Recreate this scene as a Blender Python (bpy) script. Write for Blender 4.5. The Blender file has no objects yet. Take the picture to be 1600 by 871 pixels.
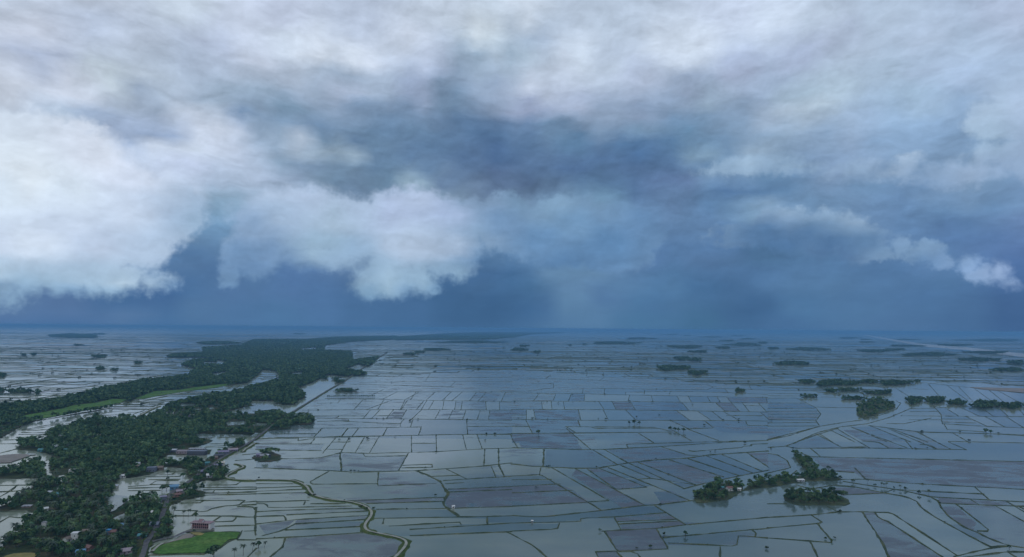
import bpy, math, random, bmesh
import numpy as np
from mathutils import Vector, Matrix
S = bpy.context.scene
COL = S.collection
rng = np.random.default_rng(7)
random.seed(7)

# ------------------------------------------------------------------ camera
CAM_H = 200.0
FPX = 1067.0                       # focal length in pixels of the 1600 px wide photograph
PITCH = math.atan((513 - 435.5) / FPX)
ROLL = math.radians(0.46)
cam = bpy.data.cameras.new('camera'); cam.sensor_width = 36; cam.lens = 36 * FPX / 1600
cam.clip_start = 1; cam.clip_end = 200000
camo = bpy.data.objects.new('camera', cam); COL.objects.link(camo)
ROT = Matrix.Rotation(math.pi / 2 + PITCH, 4, 'X') @ Matrix.Rotation(ROLL, 4, 'Z')
camo.matrix_world = Matrix.Translation((0, 0, CAM_H)) @ ROT
S.camera = camo
R3 = np.array(ROT.to_3x3())

def rays(px, py):
    d = np.stack([np.asarray(px, float) - 800, 435.5 - np.asarray(py, float), np.full(np.shape(px), -FPX)], -1)
    d = d @ R3.T
    return d / np.linalg.norm(d, axis=-1, keepdims=True)

def G(px, py, z=0.0):
    """where the sight line of a surveyed point meets the flat land"""
    d = rays(px, py)
    t = (z - CAM_H) / np.minimum(d[..., 2], -1e-4)
    return d[..., :2] * t[..., None]

def azel(px, py):
    d = rays(px, py)
    return np.degrees(np.arctan2(d[..., 0], d[..., 1])), np.degrees(np.arcsin(d[..., 2]))

# ------------------------------------------------------------------ node helper
class NT:
    def __init__(s, tree): s.t = tree; s.n = tree.nodes; s.l = tree.links
    def node(s, typ, **kw):
        n = s.n.new(typ)
        for k, v in kw.items(): setattr(n, k, v)
        return n
    def put(s, sock, v):
        if isinstance(v, bpy.types.NodeSocket): s.l.new(v, sock)
        elif v is not None: sock.default_value = v
    def math(s, op, a, b=None, c=None, clamp=False):
        n = s.node('ShaderNodeMath', operation=op, use_clamp=clamp)
        s.put(n.inputs[0], a); s.put(n.inputs[1], b); s.put(n.inputs[2], c)
        return n.outputs[0]
    def vmath(s, op, a, b=None, scale=None):
        n = s.node('ShaderNodeVectorMath', operation=op)
        s.put(n.inputs[0], a); s.put(n.inputs[1], b)
        if scale is not None: s.put(n.inputs['Scale'], scale)
        return n.outputs['Value'] if op in ('DOT_PRODUCT', 'LENGTH', 'DISTANCE') else n.outputs[0]
    def mix(s, f, a, b, blend='MIX', clamp=False):
        n = s.node('ShaderNodeMix', data_type='RGBA', blend_type=blend, clamp_result=clamp)
        s.put(n.inputs[0], f); s.put(n.inputs[6], a); s.put(n.inputs[7], b)
        return n.outputs[2]
    def maprange(s, v, a, b, c=0.0, d=1.0, typ='LINEAR'):
        n = s.node('ShaderNodeMapRange', interpolation_type=typ, clamp=True)
        for i, q in enumerate((v, a, b, c, d)): s.put(n.inputs[i], q)
        return n.outputs[0]
    def noise(s, vec, scale, detail=4, rough=.5, lac=2.0, dist=0.0, typ='FBM', color=False):
        n = s.node('ShaderNodeTexNoise', noise_dimensions='3D', noise_type=typ)
        s.put(n.inputs['Vector'], vec); s.put(n.inputs['Scale'], scale); s.put(n.inputs['Detail'], detail)
        s.put(n.inputs['Roughness'], rough); s.put(n.inputs['Lacunarity'], lac); s.put(n.inputs['Distortion'], dist)
        return n.outputs['Color' if color else 'Fac']
    def voronoi(s, vec, scale, detail=0, rough=.5, smooth=1.0):
        n = s.node('ShaderNodeTexVoronoi', feature='SMOOTH_F1')
        s.put(n.inputs['Vector'], vec); s.put(n.inputs['Scale'], scale); s.put(n.inputs['Detail'], detail)
        s.put(n.inputs['Roughness'], rough); s.put(n.inputs['Smoothness'], smooth)
        return n.outputs['Distance']
    def ramp(s, f, stops, interp='LINEAR'):
        n = s.node('ShaderNodeValToRGB'); cr = n.color_ramp; cr.interpolation = interp
        while len(cr.elements) > 1: cr.elements.remove(cr.elements[-1])
        for i, (p, c) in enumerate(stops):
            e = cr.elements[0] if i == 0 else cr.elements.new(p)
            e.position = p; e.color = (c[0], c[1], c[2], 1)
        s.put(n.inputs[0], f)
        return n.outputs[0]

def lin(c):
    c = np.asarray(c, float) / 255
    return np.where(c <= .04045, c / 12.92, ((c + .055) / 1.055) ** 2.4)

# ------------------------------------------------------------------ sky
# tones of the storm sky: surveyed points (x, y, r, g, b)
BACK = """
5 5 190 203 222|45 45 200 210 228|60 88 168 182 207|0 130 196 206 222|110 130 195 205 222|200 55 184 198 218|150 5 184 196 214|290 10 190 204 220|380 30 190 202 222
150 190 150 170 198|60 195 170 188 210|270 213 143 163 193|210 225 150 170 200|380 180 122 148 180|330 155 155 176 200|250 140 172 190 212|220 125 190 205 222|300 230 198 212 230|330 65 176 190 214|30 215 178 192 214|100 245 208 218 233|150 255 212 222 236
400 90 190 202 222|480 80 206 219 236|440 20 186 198 220|560 30 180 194 216|620 75 190 204 224|470 148 145 165 190|500 200 112 140 172|560 230 99 129 164|640 170 124 149 180|570 120 170 188 212|680 110 165 180 208|650 130 150 168 198|700 15 192 206 224|760 55 206 219 231|780 130 148 168 195|760 90 170 190 214|720 200 95 125 160|700 150 110 140 170|780 240 78 108 148|640 240 98 128 163|600 200 105 135 168|430 220 142 166 192|410 245 168 187 212|450 190 118 145 176|400 150 150 172 196|560 160 125 150 180
825 30 202 215 231|865 65 158 178 204|830 90 170 190 210|905 85 196 211 229|850 120 190 205 225|950 40 180 196 216|1080 72 206 220 238|1040 70 200 214 232|1000 115 176 191 216|960 95 186 202 222|900 160 163 178 204|830 160 150 165 195|1000 200 118 148 178|950 180 145 165 192|900 220 94 129 164|1000 240 78 112 154|940 250 82 112 150|1150 168 132 157 187|1180 240 146 171 196|1130 235 110 140 172|820 225 88 118 154|1100 150 148 168 194|1060 180 115 145 178|1150 110 165 180 208|1150 10 194 208 230
1210 20 196 211 231|1300 60 170 185 210|1280 30 178 194 214|1250 90 168 184 212|1400 110 168 190 214|1330 80 168 186 208|1380 20 172 190 212|1450 60 170 188 212|1500 70 170 191 217|1500 120 162 184 213|1450 110 165 186 213|1200 400 74 112 150|150 40 188 203 227|300 100 180 197 221|1590 20 178 194 220|1250 150 166 191 213|1300 140 172 195 216|1220 200 144 169 195|1210 130 155 175 202|1350 185 150 175 205|1320 215 145 170 202|1450 205 134 164 198|1490 215 128 160 196|1400 225 136 166 200|1430 150 158 184 210|1540 130 162 184 212|1590 120 163 185 212
0 270 195 208 228|60 285 196 210 230|120 320 196 210 232|200 310 200 212 232|250 280 190 205 228|300 265 186 200 226|300 300 180 198 222|350 290 168 188 214|350 305 145 175 202
300 400 80 118 160|270 410 84 122 165|320 350 110 148 184|340 330 128 162 192|345 370 104 142 180|330 430 74 112 156|290 450 70 110 156
30 470 84 116 160|100 472 80 112 158|150 465 70 108 156|200 465 62 102 150|250 460 60 100 150|0 490 84 116 162|100 492 82 115 162|200 490 80 115 160|300 480 74 112 156|390 490 72 112 158|370 455 75 112 158|100 508 66 106 156|0 508 72 110 160|250 508 66 108 156
400 440 78 116 160|450 450 76 114 162|500 480 72 112 160|430 490 72 114 160|560 490 66 106 152|640 490 64 104 150|700 470 58 98 142|720 490 56 96 140|780 480 54 94 138|760 430 66 106 150|800 440 64 106 150|640 510 62 104 150|450 512 70 112 158
420 265 172 190 216|450 275 140 162 190|520 275 110 138 166|600 280 104 134 162|560 300 112 138 168|480 262 120 146 176|660 265 96 124 156|700 290 92 116 148|740 270 86 112 146|680 300 118 142 172|770 275 88 112 148|740 300 108 132 162|790 300 96 120 152|620 295 110 140 170
770 340 116 148 184|780 370 98 136 176|790 400 82 122 164|740 330 130 158 190|800 330 122 150 182
820 290 90 115 150|860 300 95 122 154|900 270 84 114 154|840 270 86 114 150|820 320 118 148 180|870 320 120 152 182|900 335 114 148 180|950 315 110 145 175|960 300 92 126 160|930 285 84 114 148|980 280 88 118 158|1000 330 106 140 180|1050 310 100 130 168|1040 290 95 122 162|1070 280 100 126 166|900 380 96 136 176|840 370 104 142 180|850 400 90 130 172|950 400 90 128 172|1000 400 86 124 170|830 450 66 108 150|900 450 92 130 169|950 460 76 114 158|1000 460 72 115 158|1050 440 76 118 160|820 480 58 100 146|900 505 80 119 161|1000 500 68 112 154|1100 505 62 105 145|1150 490 60 100 144
1150 265 132 162 192|1185 262 155 182 208|1130 280 112 142 175|1150 300 84 118 160|1120 320 90 124 162|1190 300 90 124 162|1160 335 116 150 182|1190 330 130 160 190|1120 350 100 135 176|1180 385 76 114 154|1150 370 84 120 164|1100 400 85 122 165|1150 460 66 106 150|1190 430 76 116 160
1230 290 94 128 164|1210 270 112 142 178|1260 265 130 158 192|1300 272 134 160 194|1350 285 112 146 182|1400 300 106 140 180|1330 305 112 144 180|1270 310 110 144 180|1450 290 110 142 180|1500 310 112 142 176|1550 285 122 152 184|1590 300 110 142 178|1480 320 100 136 176|1540 330 96 132 172|1590 340 104 134 178|1380 330 108 142 182|1420 340 96 132 174|1500 360 86 122 168|1550 380 84 118 164|1590 390 82 114 162|1470 400 88 126 170|1590 430 68 104 154|1480 440 76 116 160
1050 230 90 124 160|1080 205 102 136 168|720 250 84 112 148|680 225 92 122 156|760 210 84 115 152|820 205 98 128 164|1100 262 98 130 165|1100 225 106 138 170|540 255 105 132 160|590 255 98 128 160|870 200 108 138 170|640 200 104 134 166|980 225 84 118 156|1040 262 86 116 154|1000 300 84 114 152
1220 430 80 120 162|1300 430 80 120 162|1380 430 78 118 162|1250 480 72 114 158|1350 480 74 114 158|1450 470 72 112 158|1520 470 68 106 152|1580 475 60 96 144|1230 510 66 106 152|1400 510 72 110 155|1500 505 66 104 150|1590 505 58 94 142
165 122 190 205 218|215 135 150 168 192|250 160 152 170 194|290 170 190 203 222|330 195 200 212 230|310 210 196 208 228|100 195 160 180 202|180 200 150 168 196|240 212 142 162 192|150 223 196 208 226|250 226 202 214 231|60 216 180 195 215|350 212 196 208 228
400 170 135 158 184|350 150 150 170 192|450 165 118 146 172|430 185 124 150 178|460 210 176 192 212|480 225 168 188 210|510 235 152 176 198|545 243 160 184 205|500 215 112 140 168|580 215 106 136 166|380 245 176 192 216|440 258 136 162 188|350 240 188 202 223
540 292 104 130 158|575 300 106 132 160|500 278 122 148 174|640 285 146 172 192|700 300 132 158 180|660 292 138 164 186|620 110 172 188 212|640 60 196 208 226|720 105 140 162 188|750 88 152 176 200|700 120 126 150 178|770 70 190 208 224|670 90 186 200 222|660 150 156 174 204|690 138 138 158 186
440 75 200 214 232|500 80 208 220 236|560 85 204 216 232|590 95 200 212 230|520 118 158 178 202|560 120 150 170 194|600 122 156 176 200|450 122 170 186 208|540 132 166 180 204
815 52 170 188 208|840 60 158 178 202|800 90 156 178 200|870 65 196 210 228|900 80 200 214 232|880 95 196 210 230|830 120 194 207 228|860 130 188 202 224|960 85 180 196 218|1080 135 146 164 191|1130 140 154 174 199|1110 150 146 170 192|1230 170 178 198 220|1260 160 182 202 222|1290 148 184 204 222|1210 185 168 188 213|1180 160 140 162 190
1150 200 124 151 181|1150 185 130 156 184|1195 207 134 160 188|1100 190 116 144 174|1060 160 138 161 190|1000 180 138 158 187|1130 215 112 142 174|950 200 122 148 178
1300 215 140 168 200|1330 188 160 184 212|1380 215 134 164 198|1480 225 128 158 192|1400 192 142 171 203|1440 160 156 183 211|1490 195 132 162 196|1500 170 140 168 200|1345 262 138 164 196|1400 285 112 144 180|1500 280 122 150 180|1590 290 110 140 176|1550 300 106 138 174|1450 305 110 142 178
1100 240 130 160 186|1200 277 98 132 166|1250 272 106 138 172|1220 287 90 124 160|1150 292 82 116 154|1280 280 116 145 180
900 380 106 146 182|870 430 97 136 173|930 430 98 137 174|890 470 90 129 168|910 500 82 121 162|980 450 84 124 165|860 350 116 150 182|940 350 114 148 180|850 480 66 106 151|1020 480 68 110 154|1100 450 66 108 152|1180 480 58 98 143
-150 100 190 203 222|-150 250 200 212 230|-150 350 200 214 232|-150 470 85 117 160|-150 508 70 110 158|1750 60 176 194 218|1750 200 160 182 210|1750 320 108 140 178|1750 430 72 106 156|1750 505 60 96 144
200 -80 186 200 218|800 -80 192 206 224|1400 -80 178 194 214|800 -200 182 196 214|200 -200 185 198 216|1400 -200 176 192 212
"""
# the bright cumulus banks and the small puffs in front of that
FRONT = """
40 282 222 234 246|0 300 212 228 244|100 300 212 227 243|200 270 206 218 238|160 250 208 218 234|200 330 196 212 234|50 380 206 221 240|0 380 200 216 238|150 380 186 204 229|100 350 198 214 236|250 330 182 200 224|280 340 160 184 212|230 390 170 192 218|180 430 162 188 214|200 440 176 198 220|250 435 150 178 208|100 430 160 186 212|60 440 148 178 206|20 450 130 162 196|100 455 124 158 194|0 420 176 200 224|300 345 150 178 206|180 455 140 172 204|270 445 120 154 192
420 290 172 192 218|480 310 172 192 219|440 340 160 184 212|400 360 134 163 197|400 417 102 138 179|560 322 168 190 217|520 340 166 190 214|500 385 148 178 204|420 400 113 146 184|380 400 112 148 188|360 430 106 142 182|372 445 104 140 180|450 430 104 140 180|480 440 92 130 172|640 380 172 192 217|610 330 168 186 216|660 310 170 188 216|600 440 152 182 208|560 430 136 168 198|570 462 122 158 192|700 380 162 184 211|700 330 158 178 210|660 440 140 172 200|720 430 132 166 196|690 450 110 148 186|745 410 112 148 186|750 360 132 162 194|640 465 112 148 186|735 310 130 156 186|540 400 140 170 200
1420 245 164 188 214|1400 252 156 180 208|1330 252 150 178 206|1280 258 148 176 204|1550 250 152 176 206|1500 255 150 174 204|1550 180 172 196 222|1530 220 158 186 212|1590 160 172 194 222|1590 230 156 180 210|1600 270 136 162 194|1450 275 128 156 190|1350 270 132 160 192
760 318 124 152 184|820 318 118 150 182|870 318 122 154 184|930 320 114 146 178|960 330 108 142 178|900 345 108 144 180|780 350 110 144 182|840 380 100 138 178|950 380 92 132 174|880 420 86 126 168|1000 350 100 136 176|1140 252 138 166 194|1180 255 154 181 207|1220 258 142 170 198|1200 270 120 150 182|1200 326 134 162 192|1240 323 152 180 208|1270 325 154 182 210|1300 332 152 180 208|1325 339 150 178 206|1338 346 140 168 198|1230 342 112 144 180|1280 346 104 138 174|1320 354 108 142 178|1260 368 84 120 160|1310 378 78 114 154|1350 375 90 126 165|1200 365 82 118 158|1300 392 76 112 154|1220 388 78 116 158|1415 240 170 194 220|1470 243 160 184 212|1345 246 162 186 214|1520 240 162 186 212|1350 264 132 160 192|1450 262 130 158 190|1550 260 138 164 196
1420 378 124 158 196|1450 385 122 156 192|1400 394 118 152 188|1440 410 98 136 178|1470 400 112 146 186
1515 410 122 154 194|1530 420 130 160 200|1560 425 138 164 203|1580 442 130 156 198|1545 440 120 150 190
"""
# ellipses (centre x, y, radius x, y) whose union is the outline of those banks, and a softness
SHAPES = [(30,250,190,90),(-40,380,170,110),(90,350,170,100),(190,330,130,75),(60,428,170,40),(190,430,62,28),(225,390,45,35),(235,437,45,19),(265,330,60,50),
          (-250,370,200,110),
          (470,345,110,62),(400,395,58,42),(362,428,20,22),(560,360,130,55),(640,360,105,70),(700,370,58,66),(610,430,65,40),(570,450,30,24),(725,415,28,24),(660,445,40,22),(740,335,26,34),(500,400,90,30),
          (1425,256,26,20),(1340,268,60,14),(1500,268,110,22),(1560,190,58,38),(1600,170,60,60),(1560,240,70,28),(1650,240,90,60),(1400,268,80,14),
          (790,350,60,52),(880,362,110,58),(960,372,80,56),(1180,258,75,17),(1225,264,60,14),(1120,268,30,10),(1230,362,60,38),(1290,365,70,35),(1340,378,48,30),(1375,393,30,12),(1160,372,50,16),
          (1410,383,16,16),(1445,394,38,20),(1380,398,30,7),(1470,404,20,14),
          (1513,410,18,14),(1533,424,26,16),(1560,425,22,17),(1578,440,16,11)]

def parse(t):
    a = np.array([[float(v) for v in q.split()] for q in t.replace('\n', '|').split('|') if q.strip()])
    return a[:, 0], a[:, 1], lin(a[:, 2:5])

def tone_rows(txt, els, azs, sig):
    x, y, c = parse(txt); a, e = azel(x, y)
    out = np.zeros((len(els), len(azs), 3))
    for i, el in enumerate(els):
        d2 = (azs[:, None] - a) ** 2 + ((el - e) * 1.5) ** 2
        k = 1 / (d2 + sig) ** 2.2
        out[i] = (k @ c) / k.sum(1, keepdims=True)
    return out

def build_world():
    W = bpy.data.worlds.new('World'); S.world = W; W.use_nodes = True
    T = NT(W.node_tree); T.n.clear()
    dirv = T.node('ShaderNodeTexCoord').outputs['Generated']
    dirv = T.vmath('NORMALIZE', dirv)
    # cloud grain: fractal noise over the directions, stretched along the horizon
    flat = T.vmath('MULTIPLY', dirv, (1.0, 1.0, 2.0))
    w1 = T.vmath('SUBTRACT', T.noise(flat, 5.0, 5, .55, color=True), (.5, .5, .5))
    w2 = T.vmath('SUBTRACT', T.noise(flat, 17.0, 5, .6, color=True), (.5, .5, .5))
    def warped(a1, a2):
        v = T.vmath('ADD', dirv, T.vmath('SCALE', w1, scale=a1))
        return T.vmath('ADD', v, T.vmath('SCALE', w2, scale=a2))
    def az_el(v):
        sp = T.node('ShaderNodeSeparateXYZ'); T.put(sp.inputs[0], T.vmath('NORMALIZE', v))
        az = T.math('MULTIPLY', T.math('ARCTAN2', sp.outputs[0], sp.outputs[1]), 57.29578)
        el = T.math('MULTIPLY', T.math('ARCSINE', sp.outputs[2]), 57.29578)
        return az, el
    sp0 = T.node('ShaderNodeSeparateXYZ'); T.put(sp0.inputs[0], dirv)
    # calmer near the horizon (rain curtain), more broken higher up
    calm = T.maprange(sp0.outputs[2], .03, .20, .18, 1.0)
    azB, elB = az_el(warped(T.math('MULTIPLY', calm, .036), T.math('MULTIPLY', calm, .024)))
    azF, elF = az_el(warped(.020, .014))
    A0, A1 = -46.0, 46.0
    def group(name, ins, out_type):
        g = bpy.data.node_groups.new(name, 'ShaderNodeTree')
        for i in ins: g.interface.new_socket(i, in_out='INPUT', socket_type='NodeSocketFloat')
        g.interface.new_socket('Result', in_out='OUTPUT', socket_type=out_type)
        Q = NT(g); gi = Q.node('NodeGroupInput'); go = Q.node('NodeGroupOutput')
        def use(*vals):
            n = T.node('ShaderNodeGroup'); n.node_tree = g
            for i, v in enumerate(vals): T.put(n.inputs[i], v)
            return n.outputs[0]
        return Q, gi, go, use
    def table(txt, els, sig, az, el):
        halves = []
        for a0, a1 in ((A0, 0.0), (0.0, A1)):
            Q, gi, go, use = group('sky_tones', ('azimuth', 'elevation'), 'NodeSocketColor')
            azs = np.linspace(a0, a1, 32); rows = tone_rows(txt, els, azs, sig)
            fac = Q.maprange(gi.outputs[0], a0, a1); cur = None
            for i, e in enumerate(els):
                c = Q.ramp(fac, list(zip(np.linspace(0, 1, 32), rows[i])))
                cur = c if cur is None else Q.mix(Q.maprange(gi.outputs[1], float(els[i - 1]), float(e)), cur, c)
            Q.put(go.inputs[0], cur); halves.append(use(az, el))
        return T.mix(T.math('GREATER_THAN', az, 0.0), halves[0], halves[1])
    back = table(BACK, np.r_[0, .8, 1.6, 2.5, np.arange(3.5, 25, 1.05), 26, 28], .22, azB, elB)
    front = table(FRONT, np.r_[np.arange(1.5, 8.6, .55), 9.4, 10.4, 11.5, 13, 15, 17.5, 20], .18, azF, elF)
    # texture in tone
    g1 = T.noise(warped(.05, .02), 9.0, 7, .56)
    g2 = T.noise(T.vmath('MULTIPLY', warped(.03, .02), (1, 1, 2.2)), 26.0, 6, .6)
    amp = T.math('MULTIPLY', T.maprange(sp0.outputs[2], .0, .16, .10, 1.0), 1.0)
    tex = T.math('ADD', T.math('MULTIPLY', T.math('SUBTRACT', g1, .5), .42), T.math('MULTIPLY', T.math('SUBTRACT', g2, .5), .40))
    # long thin streaks, sagging towards the storm ahead
    sx = T.node('ShaderNodeSeparateXYZ'); T.put(sx.inputs[0], warped(.03, .012))
    sz = T.math('SUBTRACT', sx.outputs[2], T.math('MULTIPLY', T.math('ABSOLUTE', sx.outputs[0]), .16))
    cx = T.node('ShaderNodeCombineXYZ'); T.put(cx.inputs[0], sx.outputs[0]); T.put(cx.inputs[1], sx.outputs[1]); T.put(cx.inputs[2], T.math('MULTIPLY', sz, 5.5))
    streak = T.noise(cx.outputs[0], 5.5, 6, .58)
    tex = T.math('ADD', tex, T.math('MULTIPLY', T.math('SUBTRACT', streak, .5), .42))
    # billows lit from above and from the left, dark undersides
    wv = T.vmath('MULTIPLY', warped(.05, .02), (1, 1, 1.7))
    def relief(v, scale, off, det):
        return T.math('SUBTRACT', T.noise(v, scale, det, .5), T.noise(T.vmath('ADD', v, off), scale, det, .5))
    r1 = relief(wv, 7.0, (-.010, 0, .022), 4); r2 = relief(wv, 19.0, (-.004, 0, .009), 4)
    r3 = relief(wv, 46.0, (-.0015, 0, .0035), 3)
    rel = T.math('ADD', T.math('ADD', T.math('MULTIPLY', r1, .7), T.math('MULTIPLY', r2, .55)), T.math('MULTIPLY', r3, .18))
    tex = T.math('ADD', tex, rel)
    tex = T.math('ADD', T.math('MULTIPLY', tex, amp), 1.0)
    back = T.mix(1.0, back, tex, 'MULTIPLY')
    # outline of the cumulus banks
    x, y, rx, ry = np.array(SHAPES, float).T
    a, e = azel(x, y); a2, e2 = azel(x + rx, y + 0 * ry); a3, e3 = azel(x, y - ry)
    puff = T.math('ABSOLUTE', T.math('SUBTRACT', T.noise(warped(.012, .008), 26.0, 3.0, .5), .5))
    puff = T.math('MULTIPLY', puff, 3.2)
    fine = T.noise(dirv, 55.0, 5, .6)
    d = None
    azM, elM = az_el(warped(.020, .018))
    Q, gi, go, use = group('cloud_banks', ('azimuth', 'elevation'), 'NodeSocketFloat')
    for i in range(len(x)):
        dx = Q.math('MULTIPLY', Q.math('SUBTRACT', gi.outputs[0], float(a[i])), float(1 / abs(a2[i] - a[i])))
        dy = Q.math('MULTIPLY', Q.math('SUBTRACT', gi.outputs[1], float(e[i])), float(1 / abs(e3[i] - e[i])))
        r2 = Q.math('SQRT', Q.math('ADD', Q.math('MULTIPLY', dx, dx), Q.math('MULTIPLY', dy, dy)))
        q = Q.math('MULTIPLY', Q.math('SUBTRACT', 1.0, r2), float(min(abs(e3[i] - e[i]), 3.2)))
        d = q if d is None else Q.math('SMOOTH_MAX', d, q, .25)
    Q.put(go.inputs[0], d); d = use(azM, elM)
    rag = T.math('ADD', T.math('MULTIPLY', T.math('SUBTRACT', .36, puff), .55), T.math('ADD', T.math('MULTIPLY', T.math('SUBTRACT', fine, .5), 1.1), T.math('MULTIPLY', T.math('SUBTRACT', T.noise(dirv, 150.0, 3, .6), .5), .5)))
    d = T.math('ADD', d, rag)
    mask = T.maprange(d, -.2, T.maprange(T.noise(dirv, 6.0, 2, .5), .38, .62, .35, 1.15), typ='SMOOTHSTEP')
    shade = T.math('ADD', T.math('MULTIPLY', T.math('SUBTRACT', g2, .5), .30), T.math('MULTIPLY', T.math('SUBTRACT', .36, puff), .10))
    shade = T.math('ADD', shade, T.math('MULTIPLY', rel, .7))
    shade = T.math('ADD', T.math('ADD', shade, T.math('MULTIPLY', T.math('SUBTRACT', g1, .5), .28)), 1.0)
    front = T.mix(1.0, front, shade, 'MULTIPLY')
    vis = T.mix(mask, back, front)
    hs = T.node('ShaderNodeHueSaturation'); T.put(hs.inputs['Saturation'], T.maprange(sp0.outputs[2], .03, .16, .94, 1.0)); T.put(hs.inputs['Color'], vis); vis = T.mix(1.0, hs.outputs[0], T.ramp(sp0.outputs[2], [(.02, (.94, 1.015, 1.0)), (.08, (1, 1, 1))]), 'MULTIPLY')
    # the rest of the overcast, overhead and behind: cloud deck over a Nishita sky
    sk = T.node('ShaderNodeTexSky', sky_type='NISHITA', sun_disc=False)
    sk.sun_elevation = math.radians(50); sk.sun_rotation = math.radians(200)
    clear = T.mix(1.0, sk.outputs[0], (.06, .06, .06, 1), 'MULTIPLY')
    deck = T.ramp(T.noise(flat, 3.2, 7, .58, dist=.4), [(.30, lin((128, 150, 180))), (.5, lin((176, 192, 214))), (.7, lin((206, 217, 232)))])
    rest = T.mix(.88, clear, deck)
    side = T.math('ABSOLUTE', azB)
    out = T.math('MAXIMUM', T.maprange(side, 44, 62, typ='SMOOTHSTEP'), T.maprange(elB, 26, 40, typ='SMOOTHSTEP'))
    col = T.mix(out, vis, rest)
    bg = T.node('ShaderNodeBackground'); T.put(bg.inputs[0], col); bg.inputs[1].default_value = 1.0
    T.l.new(bg.outputs[0], T.node('ShaderNodeOutputWorld').inputs[0])
    W.cycles.sampling_method = 'MANUAL'; W.cycles.sample_map_resolution = 1024
build_world()
S.view_settings.view_transform = 'Standard'; S.view_settings.look = 'None'
S.view_settings.exposure = 0; S.view_settings.gamma = 1; S.view_settings.use_curve_mapping = False
# ------------------------------------------------------------------ survey of the plain
# sheets of the survey: name -> (origin x, origin y, scale)
SHEET = {'C1': (0, 490, 4), 'C2': (0, 670, 4), 'C3': (400, 490, 4), 'C4': (400, 670, 4), 'C5': (800, 490, 4), 'C6': (800, 670, 4),
         'C7': (1200, 490, 4), 'C8': (1200, 670, 4), 'R1': (0, 760, 7.845), 'R2': (200, 760, 7.845), 'R3': (0, 660, 7.845),
         'R4': (200, 660, 7.845), 'R5': (0, 570, 7.845), 'R6': (200, 570, 7.845), 'P': (0, 0, 1)}
def lines(txt):
    """'sheet width: x,y x,y | x,y ...' -> list of (width in metres, points)"""
    out = []
    for row in txt.strip().splitlines():
        if ':' not in row: continue
        head, body = row.split(':', 1); hs = head.split(); ox, oy, k = SHEET[hs[0]]; w = float(hs[1]) if len(hs) > 1 else 2.2
        for part in body.split('|'):
            p = np.array([[float(v) for v in q.split(',')] for q in part.split()])
            if len(p): out.append((w, p / k + (ox, oy)))
    return out

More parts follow.
